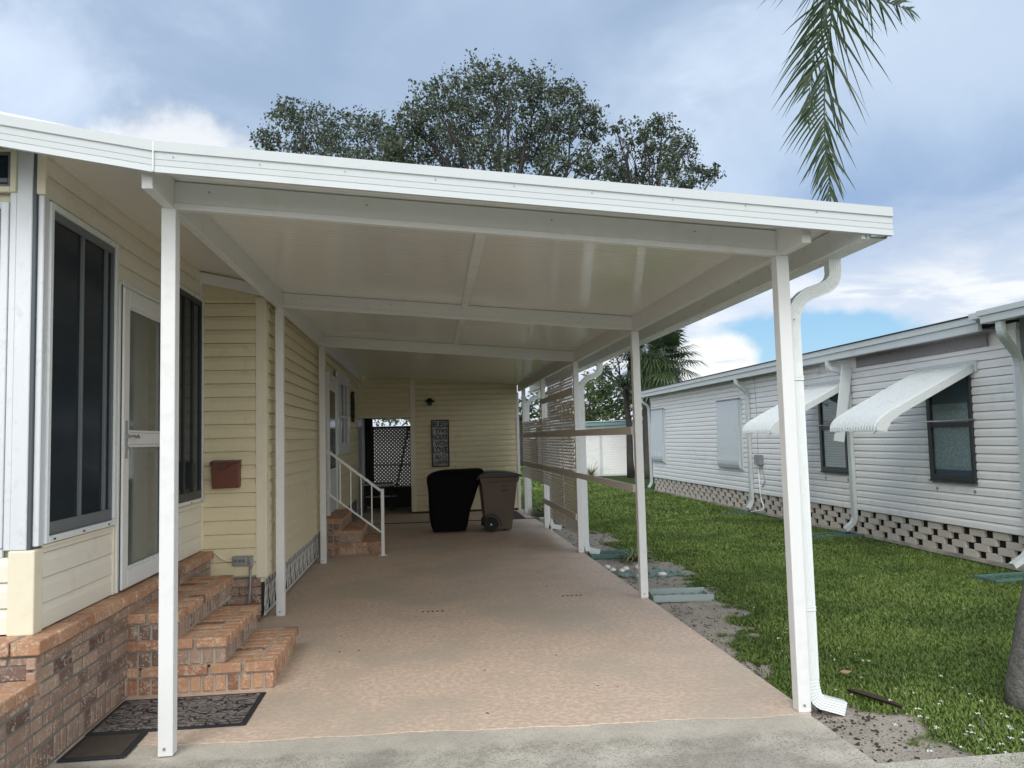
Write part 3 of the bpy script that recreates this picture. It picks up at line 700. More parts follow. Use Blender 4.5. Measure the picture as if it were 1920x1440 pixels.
# storm door
dr=MB(); dx0,dx1=WX+.001,WX+.05; y0,y1,z0,z1=5.335,6.235,.672,2.675
dr.box(dx0,dx1,y0,y0+.10,z0,z1); dr.box(dx0,dx1,y1-.10,y1,z0,z1); dr.box(dx0,dx1,y0+.10,y1-.10,z1-.115,z1); dr.box(dx0,dx1,y0+.10,y1-.10,z0,z0+.12); dr.box(dx0,dx1,y0+.10,y1-.10,1.62,1.70)
door=dr.build('door',M['white'],hs,bevel=.008,seg=2,label='white storm door with two glass panels')
fm=MB(); fm.box(WX,WX+.035,5.288,5.33,.665,2.70); fm.box(WX,WX+.035,6.24,6.30,.665,2.70); fm.box(WX,WX+.04,5.33,6.24,2.682,2.715)
fm.build('door_frame',M['white'],hs,bevel=.003)
MB().box(WX+.0351,WX+.038,5.318,5.332,.67,2.69).build('door_seal',M['gap'],hs)
for a,b in ((z0+.12,1.62),(1.70,z1-.115)):
    g=MB().box(WX+.014,WX+.018,y0+.10,y1-.10,a,b).build('glass',M['doorglass'],door)
    r=MB(); s_=.018
    r.box(WX+.02,WX+.044,y0+.101,y0+.10+s_,a,b); r.box(WX+.02,WX+.044,y1-.10-s_,y1-.101,a,b); r.box(WX+.02,WX+.044,y0+.10+s_,y1-.10-s_,b-s_,b-.001); r.box(WX+.02,WX+.044,y0+.10+s_,y1-.10-s_,a+.001,a+s_)
    r.build('glazing_bead',M['white2'],door,bevel=.004)
h=MB(); h.box(WX+.0505,WX+.058,5.365,5.392,1.53,1.78); h.cyl((WX+.066,5.378,1.675),(1,0,0),.012,.03,12)
pa=[(WX+.082,5.378,1.675),(WX+.085,5.43,1.678),(WX+.085,5.48,1.668),(WX+.083,5.51,1.682),(WX+.081,5.53,1.672),(WX+.078,5.535,1.662)]
h.tube(pa,.008,8); h.cyl((WX+.062,5.378,1.60),(1,0,0),.010,.02,12)
h.build('handle',M['galv'],door,bevel=.002)
# jog wall (faces the camera) and long side wall
mb=MB(); lap(mb,'y',JY,-2.03,-1.535,.415,2.955,.1245,-1,.019)
mb.build('siding',M['yellow'],hs)
MB().box(-1.536,-1.438,JY-.022,JY+.08,.398,2.965).build('corner_board',M['trim_cream'],hs,bevel=.006,seg=2)
MB().box(-2.03,-1.44,JY-.012,JY,2.956,3.16).build('frieze',M['yellow'],hs)
mb=MB(); lap(mb,'x',SX,JY+.08,11.02,.395,2.97,.1245,1,.019)
mb.build('siding',M['yellow'],hs)
MB().box(SX-.0,SX+.018,11.02,11.06,.39,2.97).build('siding_trim',M['weathered'],hs)
mb=MB(); lap(mb,'x',SX,11.08,11.66,.395,2.97,.1245,1,.019); lap(mb,'x',SX,11.66,14.95,2.80,2.97,.1245,1,.019); lap(mb,'x',SX,12.93,14.95,.395,1.38,.1245,1,.019); lap(mb,'x',SX,14.95,17.18,.395,2.97,.1245,1,.019)
mb.build('siding',M['yellow'],hs)
# rafter end board above the jog, under the roof
mb=MB(); a=(-2.14,JY-.13,3.165); b=(-1.40,JY-.13,3.02)
mb.beam((-2.12,7.2,3.155),(-1.395,7.2,3.0),.03,.10); mb.build('rafter_board',M['white'],hs,bevel=.003)
mb=MB().box(-2.02,-1.99,7.19,7.29,2.95,3.12); mb.build('rafter_board',M['white'],hs,bevel=.004)
# far door and window on the side wall
fd=MB(); fd.box(SX,SX+.05,11.72,11.80,.5,2.66); fd.box(SX,SX+.05,12.80,12.88,.5,2.66); fd.box(SX,SX+.05,11.80,12.80,2.58,2.66)
fdo=fd.build('door_frame',M['white2'],hs,bevel=.003)
d2=MB().box(SX,SX+.03,11.80,12.80,.53,2.58).build('door',M['white'],hs,bevel=.004,label='white side door above the far brick steps')
MB().box(SX+.031,SX+.034,11.95,12.65,1.2,2.4).build('pane',M['glass'],d2); MB().cyl((SX+.05,11.88,1.45),(1,0,0),.03,.04,12).build('handle',M['galv'],d2)
fwn=win_x('window',SX,13.0,14.85,1.40,2.79,1,M['white2'],M['glass'],fw=.12,sash=(13.55,14.2),sashm=M['white2'],depth=.05,rail=2.05)
# decorative metal skirt below the side wall
KX0=-1.487
sk=MB(); Y0,Y1=7.42,11.02; zb,zt=.03,.40
sk.box(KX0-.006,KX0+.006,Y0,Y1,zb,zb+.02); sk.box(KX0-.006,KX0+.006,Y0,Y1,zt-.012,zt)
cell=.42; y=Y0; cell=.30
while y<Y1-.01:
    ye=min(y+cell,Y1)
    for a,b in (((0,0),(.5,1)),((.5,1),(1,0)),((0,1),(.5,0)),((.5,0),(1,1)),((.2,1),(0,.2)),((.8,1),(1,.2)),((.28,0),(.5,.7))):
        sk.beam((KX0,y+a[0]*(ye-y),zb+.015+a[1]*(zt-zb-.025)),(KX0,y+b[0]*(ye-y),zb+.015+b[1]*(zt-zb-.025)),.011,.005,up=(1,0,0))
    y+=cell
sk.build('skirt_panel',mat('skirt_white_iron',(.5,.5,.47),.55,fn=weather((.66,.66,.62),.1,4,stain_amt=.2)),hs)
MB().box(-1.9,-1.53,7.33,11.05,.0,.40).build('skirt_backing',M['gap'],hs)
MB().box(-1.9,-1.48,11.05,17.1,.0,.39).build('skirt_backing',M['mortar'],hs)

# bricks -------------------------------------------------------------
def bricks(mb,axis,c,n,u0,u1,z0,z1,bw=.205,bh=.066,m=.010,off=0,proud=.008,depth=.04,stag=True,rnd=False):
    z=z0; row=0
    while z+bh*.5<z1:
        h=min(bh,z1-z)
        u=u0-(bw+m)*((.5 if (row%2 and stag) else 0)+off)
        while u<u1:
            L=bw if not rnd else random.choice([bw,bw,bw*.95,bw*.5,bw*.75])
            a=max(u,u0); b=min(u+L,u1)
            if b-a>.02:
                pr=proud+random.uniform(-.002,.002); jz=random.uniform(-.0015,.0015); ja=random.uniform(0,.002)
                lo,hi=sorted((c-n*depth,c+n*pr))
                if axis=='x': mb.box(lo,hi,a+ja,b-.001,z+jz,z+h+jz)
                else: mb.box(a+ja,b-.001,lo,hi,z+jz,z+h+jz)
            u+=L+m
        z+=bh+m; row+=1
BX=-1.928
MB().box(-3.6,BX,4.14,7.25,0,.655).build('brick_base_core',M['mortar'],hs)
mb=MB()
bricks(mb,'x',BX,1,4.12,7.25,.008,.128,bw=.060,bh=.116,m=.013,proud=.004,stag=False)   # soldier course
bricks(mb,'x',BX,1,4.12,7.25,.138,.575,bh=.0635,rnd=True,proud=.0035,m=.0125)
bricks(mb,'y',4.14,-1,-3.6,BX+.006,.32,.575,bh=.0635,off=.3)
mb.build('brick_base',M['brick'],hs,bevel=.004)
mb=MB()
for k in range(15):   # cap course
    a=4.115+k*.213; mb.box(-2.04,-1.90+random.uniform(-.003,.003),a,a+.203,.588+random.uniform(-.002,.002),.656)
for k in range(8):
    b=-2.048-k*.213; mb.box(b-.203,b,4.110,4.29,.588+random.uniform(-.002,.002),.656)
mb.build('brick_cap',M['brick2'],hs,bevel=.007,seg=2)
mb=MB().box(-1.95,-1.53,JY+.005,JY+.1,0,.40); mb.build('brick_base_core',M['mortar'],hs)
mb=MB(); bricks(mb,'y',JY+.005,-1,-1.93,-1.50,.012,.395,bh=.066,off=.35)
mb.build('brick_base',M['brick'],hs,bevel=.004)

# planter wall running toward the viewer
pw=thing('planter_wall','low brick planter wall capped with orange brick at lower left','planter wall',(-2,3,0))
MB().box(-2.03,BX,1.2,4.128,-.02,.40).build('core',M['mortar'],pw)
mb=MB(); bricks(mb,'x',BX,1,1.25,4.118,.008,.128,bw=.060,bh=.116,m=.013,proud=.004,stag=False); bricks(mb,'x',BX,1,1.25,4.118,.138,.405,bh=.0635,rnd=True,proud=.0035,m=.0125)
mb.build('brick_face',M['brick'],pw,bevel=.004)
mb=MB()
for k in range(13):
    b=4.115-k*.213; mb.box(-2.05,-1.905+random.uniform(-.003,.003),b-.203,b,.408,.472)
mb.build('brick_cap',M['brick2'],pw,bevel=.007,seg=2)
MB().box(-3.6,-2.052,1.2,4.09,-.02,.33).build('soil',M['ground'],pw)

# brick steps ---------------------------------------------------------
def steps(name,label,x_wall,y0,tiers,group=None):
    """tiers: list of (x_edge, y_back, z_top) from lowest to highest"""
    s_=thing(name,label,'steps',(tiers[0][0]-.3,y0,0),group)
    z0=0
    for i,(xe,yb,zt) in enumerate(tiers):
        mc=MB().box(x_wall,xe-.012,y0+.012,yb-.006,z0 if i==0 else z0-.02,zt-.005).build('core',M['mortar2'],s_)
        mb=MB(); hh=zt-z0; cap=.062; lh=hh-cap-.012
        # lower course: brick ends standing upright
        bricks(mb,'y',y0+.012,-1,x_wall,xe-.002,z0+.006,z0+lh,bw=.066,bh=lh-.008,m=.013,stag=False,proud=.010)
        bricks(mb,'x',xe-.012,1,y0+.006,yb,z0+.006,z0+lh,bw=.054,bh=lh-.008,m=.014,stag=False,proud=.004)
        mb.build('riser',M['brick2' if i<1 else 'brick'],s_,bevel=.005)
        mb=MB(); zc=zt-cap
        u=x_wall
        L=.205
        # front edge bricks
        uu=xe+.010
        while uu>x_wall+.03:
            a=max(uu-L,x_wall); mb.box(a+.006,uu-.004,y0-.012+random.uniform(-.002,.002),y0+.085,zc,zt); uu-=L+.008
        # outer edge bricks along the tread side, then field pavers
        nxt=tiers[i+1][0] if i+1<len(tiers) else x_wall
        v=y0+.096
        while v<yb-.02:
            b=min(v+.092,yb); mb.box(xe-.095,xe+.010+random.uniform(-.002,.002),v,b-.002,zc,zt)
            mb.box(nxt-.02,xe-.107,v+random.uniform(-.001,.001),b-.004,zc,zt-.001+random.uniform(-.0015,.0015)); v+=.102
        mb.build('tread',M['brick2'],s_,bevel=.006,seg=2)
        z0=zt
    return s_
steps('brick_steps','three orange brick steps up to the white storm door beside the doormats',-1.935,5.325,[(-1.01,6.27,.178),(-1.315,6.33,.348),(-1.61,6.75,.522)])
steps('brick_steps','darker brick steps with a white handrail at the far side door',-1.46,11.28,[(-.64,12.3,.172),(-.91,12.6,.345),(-1.18,12.8,.52)])

# handrail
hr=thing('handrail','white metal handrail with five balusters beside the far brick steps','handrail',(-.6,11.09,0))
yy=11.09
MB().box(-.625,-.58,yy-.022,yy+.022,0,.93).build('newel_post',M['white'],hr,bevel=.003)
MB().box(-.66,-.55,yy-.05,yy+.05,.001,.012).build('base_plate',M['white'],hr,bevel=.003)
MB().beam((-1.42,yy,1.535),(-.625,yy,.905),.035,.035).build('top_rail',M['white'],hr,bevel=.003)
MB().beam((-1.42,yy,.94),(-.625,yy,.325),.03,.025).build('bottom_rail',M['white'],hr,bevel=.003)
for k in range(5):
    xx=-.625-.145*(k+1)+.02
    zt=.905+(-.625-xx)*.7925; zb=.325+(-.625-xx)*.7736
    MB().box(xx-.008,xx+.008,yy-.008,yy+.008,zb,zt).build('baluster',M['white'],hr)
MB().box(-1.42,-1.39,yy-.015,yy+.015,.55,1.54).build('wall_bracket',M['white'],hr)

# mailbox
mx=thing('mailbox','copper brown metal mailbox on the cream wall above the steps','mailbox',(-1.78,JY-.06,1.34))
y=JY-.013
mb=MB(); mb.hexa([(-1.898,y-.098,1.212),(-1.666,y-.098,1.215),(-1.666,y,1.215),(-1.898,y,1.212),(-1.905,y-.11,1.43),(-1.662,y-.11,1.435),(-1.662,y,1.46),(-1.905,y,1.455)])
mb.build('box',M['copper'],mx,bevel=.005,seg=2)
mb=MB(); n=14; pts=[]
for i in range(n+1):
    k=i/n; xx=-1.912+k*.258; drop=.018+.048*math.exp(-((k-.45)/.24)**4); pts.append((xx,drop))
V=[];F_=[]
for xx,d in pts:
    V+=[(xx,y-.002,1.466),(xx,y-.115,1.452),(xx,y-.120,1.448-d),(xx,y-.116,1.448-d)]
for i in range(n):
    for j in range(3): F_.append((i*4+j,i*4+j+1,(i+1)*4+j+1,(i+1)*4+j))
mb.add(V,F_); o=mb.build('lid',mat('dark_copper_lid',(.10,.035,.025),.45,.15),mx); so_=o.modifiers.new('thick','SOLIDIFY'); so_.thickness=.003
# electrical box and conduit
eb=thing('electrical_box','small grey weatherproof outlet box low on the cream wall corner','electrical box',(-1.68,JY-.04,.55))
y=JY-.014
MB().box(-1.735,-1.60,y-.045,y,.515,.60).build('box',M['galv'],eb,bevel=.006,seg=2)
MB().box(-1.585,-1.555,y-.04,y,.50,.60).build('box',M['galv'],eb,bevel=.004)
MB().cyl((-1.593,y-.02,.55),(1,0,0),.012,.02,12).build('connector',M['galv'],eb)
mb=MB()
for xx in (-1.705,-1.668,-1.635): mb.cyl((xx,y-.048,.558),(0,1,0),.015,.006,14)
mb.build('outlet_cover',M['screen'],eb)
pa,_=arc_path([(-1.58,y-.02,.50),(-1.582,y-.02,.30),(-1.60,y-.03,.17)],.08,6)
MB().tube(pa,.011,10).build('conduit',M['galv'],eb,smooth=True)
pa,_=arc_path([(-2.01,y-.015,.655),(-1.90,y-.015,.655),(-1.83,y-.015,.575),(-1.735,y-.015,.555)],.09,8)
MB().tube(pa,.011,10).build('cable',M['trim_cream'],eb,smooth=True)

# doormats
def doormat(x0,x1,y0,y1,z,skew,label,fieldm,edge=.03):
    d=thing('doormat',label,'doormat',((x0+x1)/2,(y0+y1)/2,z))
    mb=MB(); mb.hexa([(x0,y0,z),(x1,y0+skew,z),(x1,y1+skew,z),(x0,y1,z),(x0,y0,z+.008),(x1,y0+skew,z+.008),(x1,y1+skew,z+.008),(x0,y1,z+.008)])
    mb.build('border',M['doormat_edge'],d,bevel=.003)
    e=edge; mb=MB(); zz=z+.0085
    mb.hexa([(x0+e,y0+e,z+.004),(x1-e,y0+skew+e,z+.004),(x1-e,y1+skew-e,z+.004),(x0+e,y1-e,z+.004),(x0+e,y0+e,zz+.003),(x1-e,y0+skew+e,zz+.003),(x1-e,y1+skew-e,zz+.003),(x0+e,y1-e,zz+.003)])
    mb.build('field',fieldm,d)
doormat(-1.91,-1.04,4.66,5.235,.001,.0,'doormat with moulded grey stone pattern at the foot of the brick steps',M['doormat'])
doormat(-1.90,-1.565,4.30,4.645,.002,.0,'plain dark brown doormat nearest the driveway against the brick wall',M['doormat2'])

# ------------------------------------------------------------------ shed at the rear
sh=thing('storage_shed','cream sided shed wall closing the rear of the carport','shed',(.9,17.5,0))
BY=17.18
MB().box(-.28,2.10,BY+.025,17.4,.03,2.95).build('wall_core',M['trim_cream'],sh)
mb=MB(); lap(mb,'y',BY,-.20,2.09,.04,2.86,.117,-1,.018,.007); mb.build('siding',M['yellow'],sh)
MB().box(-.30,-.19,BY-.024,BY+.1,.04,2.972).build('corner_board',M['trim_cream'],sh,bevel=.004)
MB().box(-.19,2.10,BY-.010,BY,2.86,2.98).build('frieze',M['yellow'],sh)
MB().box(-.3,2.1,BY-.012,BY+.02,-.002,.04).build('base_plate',M['gap'],sh)
mb=MB(); lap(mb,'y',BY+.02,-1.45,-.3,2.15,3.06,.105,-1,.012); mb.build('siding',M['yellow'],sh)
MB().box(-1.45,-.3,BY-.002,BY+.05,2.115,2.15).build('header',M['trim_cream'],sh)
MB().box(2.06,2.12,BY-.03,BY+.06,0,2.62).build('corner_board',M['white'],sh)
# patio behind the opening
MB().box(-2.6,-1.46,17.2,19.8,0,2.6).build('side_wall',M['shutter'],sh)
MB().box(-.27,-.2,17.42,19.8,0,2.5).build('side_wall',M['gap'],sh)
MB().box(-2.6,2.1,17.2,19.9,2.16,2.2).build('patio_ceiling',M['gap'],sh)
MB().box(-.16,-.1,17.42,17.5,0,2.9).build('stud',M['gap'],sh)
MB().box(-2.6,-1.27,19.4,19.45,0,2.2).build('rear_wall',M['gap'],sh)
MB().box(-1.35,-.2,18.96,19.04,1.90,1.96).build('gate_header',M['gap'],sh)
mb=MB(); mb.box(-1.45,-.2,17.5,19.6,-.003,.003); 
gt=thing('lattice_gate','dark lattice gate with small holes beyond the rear opening','gate',(-.8,19,0))
lattice(19.0,-1.25,-.30,.50,1.90,.062,.043,.006,name='lattice_panel',material=M['gap'],parent=gt,axis='y')
MB().box(-1.30,-1.24,18.98,19.04,.0,1.96).build('frame',M['gap'],gt); MB().box(-.31,-.24,18.98,19.04,.0,1.96).build('frame',M['gap'],gt)
MB().box(-1.24,-.31,18.98,19.04,1.0,1.03).build('frame',M['gap'],gt); MB().box(-1.24,-.31,18.98,19.04,.0,.50).build('frame',M['gap'],gt)
MB().beam((-.70,18.93,.42),(-.38,18.93,1.92),.07,.05).build('brace',M['gap'],gt)
tb=thing('patio_table','pale topped table in the dark patio behind the rear opening','table',(-1.0,18.2,0))
MB().box(-1.44,-.72,17.9,18.5,.60,.625).build('table_top',M['wood'],tb,bevel=.004)
for xx in (-1.40,-.78):
    for y2 in (17.95,18.42): MB().box(xx,xx+.035,y2,y2+.035,0,.60).build('leg',M['gap'],tb)
MB().box(-1.40,-.66,18.0,18.4,.32,.335).build('shelf',M['wood'],tb)

# wall sign
sg=thing('wall_sign','tall framed word sign on the rear cream wall above the bins','sign',(.35,17.15,1.52))
x0,x1,z0,z1=.155,.545,1.005,2.04; y=BY-.03
mb=MB(); mb.box(x0,x0+.025,y-.02,y+.014,z0,z1); mb.box(x1-.025,x1,y-.02,y+.014,z0,z1); mb.box(x0+.025,x1-.025,y-.02,y+.014,z1-.025,z1); mb.box(x0+.025,x1-.025,y-.02,y+.014,z0,z0+.025)
mb.build('frame',M['ink'],sg)
face=MB().box(x0+.024,x1-.024,y-.006,y+.013,z0+.024,z1-.024).build('face',M['signface'],sg)
lines=[('BLESS',.150,M['ink']),('THIS',.115,M['ink']),('HOUSE',.145,M['ink']),('WITH',.125,M['ink']),('LOVE',.160,M['ink']),('A|ND',.130,M['green_ink']),('LAUGHTER',.105,M['ink'])]
zz=z1-.035; innerw=x1-x0-.075
def text_mesh(txt,x,w_,zb,h_,yy,m,parent):
    cu=bpy.data.curves.new('t','FONT'); cu.body=txt; cu.size=1; cu.extrude=.0; cu.offset=.012
    to=bpy.data.objects.new('t',cu); col.objects.link(to); dg=bpy.context.evaluated_depsgraph_get(); me=bpy.data.meshes.new_from_object(to.evaluated_get(dg)); bpy.data.objects.remove(to)
    cs=np.array([v.co[:] for v in me.vertices]); mn=cs.min(0); mxx=cs.max(0); 
    for v in me.vertices:
        v.co=(x+(v.co.x-mn[0])/(mxx[0]-mn[0])*w_, yy, zb+(v.co.y-mn[1])/(mxx[1]-mn[1])*h_)
    me.materials.clear(); me.materials.append(m); me.name='lettering'
    o=bpy.data.objects.new('lettering',me); col.objects.link(o); attach(o,parent); s2=o.modifiers.new('s','SOLIDIFY'); s2.thickness=.002; return o
for txt,hh,m_ in lines:
    if txt=='A|ND':
        text_mesh('A',x0+.038+innerw*.12,innerw*.24,zz-hh+.02,hh-.028,y-.008,M['ink'],face); text_mesh('ND',x0+.038+innerw*.42,innerw*.46,zz-hh+.02,hh-.028,y-.008,M['green_ink'],face)
    else:
        ins=.0 if txt not in('THIS','WITH') else .12
        text_mesh(txt,x0+.038+innerw*ins,innerw*(1-ins),zz-hh+.02,hh-.028,y-.008,m_,face)
    zz-=hh*1.04
# wall lamp
wl=thing('wall_lamp','small black lantern on the rear cream wall above the sign','lamp',(.13,17.1,2.45))
MB().cyl((.13,BY-.03,2.46),(0,1,0),.045,.03,16).build('mount',M['lamp'],wl)
MB().lathe((.13,BY-.13,2.40),[(.0,.13),(.02,.125),(.06,.10),(.11,.045),(.115,.035),(.0,.035)]).build('shade',M['lamp'],wl)
MB().lathe((.13,BY-.13,2.36),[(.0,.07),(.05,.07),(.058,.04),(.045,.0),(.0,-.005)]).build('glass',M['alu_dark'],wl,smooth=True)
MB().box(.12,.14,BY-.13,BY-.04,2.47,2.49).build('arm',M['lamp'],wl)
# small bracket ornament on the far side wall
wo=thing('wall_ornament','dark hanging ornament on the side wall beyond the far window','ornament',(SX,15.6,2.3))
mb=MB(); 
for k in range(26):
    a=k/26*2*PI; mb.beam((SX+.03,15.6+math.sin(a)*.12,2.3+math.cos(a)*.22),(SX+.05,15.6+math.sin(a+.5)*.18,2.3+math.cos(a+.5)*.3),.05,.03)
mb.build('wreath',M['gap'],wo)

# ------------------------------------------------------------------ bins
bn=thing('trash_bin','brown wheeled trash bin with dark lid beside the black covered grill','trash bin',(1.25,13.5,0))
def taper(mb,x0,x1,y0,y1,z0,X0,X1,Y0,Y1,z1): mb.hexa([(x0,y0,z0),(x1,y0,z0),(x1,y1,z0),(x0,y1,z0),(X0,Y0,z1),(X1,Y0,z1),(X1,Y1,z1),(X0,Y1,z1)])
mb=MB(); taper(mb,1.03,1.485,13.38,13.90,.02,.955,1.585,13.28,13.98,.86); 
mb.build('body',M['bin'],bn,bevel=.03,seg=3)
mb=MB(); taper(mb,.945,1.60,13.27,13.99,.84,.935,1.625,13.25,14.0,.93); mb.build('rim',M['bin'],bn,bevel=.012,seg=2)
mb=MB(); V=[];n=10
prof=[(1.675,.935),(1.675,.955),(1.60,.985),(1.45,1.012),(1.2,1.025),(1.02,1.015),(.93,.98),(.90,.945),(.90,.93)]
for yy in (13.23,14.02):
    for a,b in prof: V.append((a,yy,b))
m=len(prof); F_=[(i,i+1,m+i+1,m+i) for i in range(m-1)]+[(m-1,0,m,2*m-1),tuple(range(m))[::-1],tuple(range(m,2*m))]
mb.add(V,F_); mb.build('lid',M['binlid'],bn,bevel=.012,seg=2)
for yy in (13.31,13.92):
    w2=MB(); w2.cyl((1.115,yy,.128),(0,1,0),.128,.055,28); wo2=w2.build('wheel',M['rubber'],bn,bevel=.012,seg=2)
    MB().cyl((1.115,yy-.03 if yy<13.5 else yy+.03,.128),(0,1,0),.016,.02,12).build('hub',M['white2'],wo2)
MB().cyl((1.115,13.6,.128),(0,1,0),.012,.6,10).build('axle',M['galv'],bn)
mb=MB(); 
n=16; V=[]
for i in range(n+1):
    a=PI*i/n; V+=[(1.125+.165*math.cos(a),13.335,.10+.185*math.sin(a)),(1.125+.165*math.cos(a),13.45,.10+.185*math.sin(a))]
mb.add(V,[(2*i,2*i+2,2*i+3,2*i+1) for i in range(n)]); wa=mb.build('wheel_arch',M['rubber'],bn); q=wa.modifiers.new('s','SOLIDIFY'); q.thickness=.012
mb=MB(); # handle bar
mb.cyl((.905,13.63,.905),(0,1,0),.016,.5,10); mb.build('handle',M['bin'],bn)
mb=MB(); yy=13.295
for k in range(3):
    a=k*2*PI/3+PI/2; cx_,cz_=1.36+.022*math.cos(a),.795+.022*math.sin(a); mb.add([(cx_-.016,yy-.008,cz_-.012),(cx_+.016,yy-.008,cz_-.012),(cx_,yy-.008,cz_+.018)],[(0,1,2)])
for k,(wd,zz) in enumerate(((.10,.72),(.12,.70),(.08,.685))): mb.box(1.36-wd/2,1.36+wd/2,yy-.0085,yy-.006,zz,zz+.006)
mb.build('emblem',M['ink'],bn)
# covered grill
gr=thing('covered_grill','grill under a black fitted cover beside the brown bin','grill',(.42,13.7,0))
secs=[(.02,.12,.70,13.45,14.0),(.14,.07,.74,13.42,14.02),(.36,.065,.77,13.42,14.02),(.50,.06,.84,13.42,14.05),(.70,.055,.90,13.42,14.06),(.84,.025,.96,13.42,14.08),(.95,.03,1.02,13.42,14.08),(1.02,.09,1.04,13.45,14.04),(1.06,.20,1.0,13.52,13.99),(1.078,.36,.92,13.6,13.92)]
V=[];F_=[];n=28
for (zz,a,b,c,d) in secs:
    cx_,cy_=(a+b)/2,(c+d)/2; rx,ry=(b-a)/2,(d-c)/2
    for j in range(n):
        th=2*PI*j/n; p=.26; ct,st_=math.cos(th),math.sin(th)
        k=1+noise.noise((ct*2.3,st_*2.3,zz*2.5))*.05+.012*math.sin(th*9+zz*3)*max(0,1-zz)
        V.append((cx_+rx*k*math.copysign(abs(ct)**p,ct),cy_+ry*k*math.copysign(abs(st_)**p,st_),zz+ (0.03*ct*rx if zz>1 else 0)))
for i in range(len(secs)-1):
    for j in range(n): F_.append((i*n+j,i*n+(j+1)%n,(i+1)*n+(j+1)%n,(i+1)*n+j))
F_.append(tuple(range((len(secs)-1)*n,len(secs)*n)))
mb=MB().add(V,F_); o=mb.build('cover',M['black'],gr,smooth=True); ss=o.modifiers.new('sub','SUBSURF'); ss.levels=1; ss.render_levels=2
for xx in (.16,.66):
    for yy in (13.47,13.9): MB().cyl((xx,yy,.025),(1,0,0),.025,.02,12).build('caster',M['rubber'],gr)
# rug/ramp sheet at the back right
MB().box(1.55,1.98,15.3,16.9,.0005,.006).build('floor_mat',M['doormat_edge'],label='dark rubber mat on the floor behind the brown bin',cat='mat')
MB().box(-1.45,2.17,15.212,15.238,-.003,.012).build('floor_threshold',M['gap'],label='dark threshold strip across the slab near the bins',cat='threshold strip')

# ------------------------------------------------------------------ neighbour house
nb=thing('mobile_home','white sided mobile home with window awnings and pierced block skirt','house',(8.5,15,0))
NX,NY0,NY1=6.72,8.02,22.2
MB().box(NX+.03,11.5,NY0,NY1,.34,2.78).build('wall_core',M['nbsiding'],nb)
wins=[(8.75,9.60),(11.60,12.44)]
mb=MB(); e=.102; zs=.345
def seg(y0,y1,z0,z1): 
    k0=math.floor((z0-zs)/e+1e-6)
    lap(mb,'x',NX,y0,y1,zs+k0*e if z0>zs else zs,z1,e,-1,.017,.011,.028)
ycuts=[NY0]+[v for wv in wins for v in wv]+[NY1]
seg(NY0,8.75,zs,2.55); seg(9.6,11.60,zs,2.55); seg(12.44,NY1,zs,2.70)
for a,b in wins: seg(a,b,zs,zs+e*5.2); seg(a,b,zs+e*19,2.55)
mb.build('siding',M['nbsiding'],nb)
MB().box(NX-.02,NX+.05,NY0-.04,NY0+.05,.34,2.7).build('corner_board',M['nbsiding'],nb,bevel=.005)
MB().box(NX-.02,NX+.05,NY1-.05,NY1+.04,.34,2.7).build('corner_board',M['nbsiding'],nb,bevel=.005)
MB().box(NX-.014,NX,8.45,11.25,2.552,2.76).build('frieze_board',M['weathered'],nb)
MB().box(NX-.010,NX,11.25,NY1,2.70,2.76).build('frieze_board',M['nbsiding'],nb)
MB().box(NX-.012,NX,17.8,21.9,2.60,2.66).build('frieze_board',M['weathered'],nb)
# fascia and roof
FX=6.42
mb=MB(); 
for (x_,d0,d1) in ((FX,2.70,2.80),(FX-.022,2.80,2.885)):
    mb.box(x_,FX+.05,8.2,22.45,d0,d1-.0005)
mb.build('fascia',M['nbfascia'],nb,bevel=.006,seg=2)
MB().box(FX+.05,NX+.02,8.2,22.4,2.715,2.73).build('soffit',M['weathered'],nb)
MB().hexa([(FX-.04,8.0,2.887),(11.8,8.0,3.3),(11.8,22.5,3.3),(FX-.04,22.5,2.887),(FX-.04,8.0,2.90),(11.8,8.0,3.32),(11.8,22.5,3.32),(FX-.04,22.5,2.90)]).build('roof',M['roofshingle'],nb)
# near porch roof edge with gutter
mb=MB(); mb.box(6.17,6.29,3.0,7.85,2.735,2.82); mb.box(6.15,6.30,3.0,7.88,2.82,2.885); mb.build('gutter',M['nbfascia'],nb,bevel=.006,seg=2)
MB().box(6.30,10,3.0,8.19,2.83,2.90).build('porch_roof',M['nbfascia'],nb)
mb=MB(); pa,ks=arc_path([(6.23,7.62,2.74),(6.23,7.62,2.60),(6.64,7.88,2.36),(6.64,7.90,.2),(6.40,7.90,.06)],.14,8); mb.sweep(pa,rect_prof(.058,.078),up=(0,1,0),scales=ks); mb.build('downspout',M['nbfascia'],nb)
MB().box(6.75,6.83,7.88,7.97,0,2.83).build('porch_post',M['screen'],nb,bevel=.004)
# pierced block skirt
MB().box(NX-.02,NX+.3,NY0-.1,NY1,-.06,-.012).build('footing',M['concrete'],nb)
mb=MB(); bh=.0835; bl=.40; 
row=0
for r in range(4):
    y=NY0-.35+[0,.2,.07,.27][r]
    while y<NY1:
        # block with an opening beside it
        a=max(y,NY0); b=min(y+.245,NY1)
        if b>a+.02: mb.box(NX+.006+random.uniform(-.003,.003),NX+.06,a,b,-.010+r*(bh+.004),-.010+r*(bh+.004)+bh)
        y+=.40
    row+=1
mb.build('screen_block_skirt',M['block'],nb,bevel=.003)
MB().box(NX+.061,NX+.16,NY0,NY1,-.02,.34).build('skirt_backing',M['void'],nb)
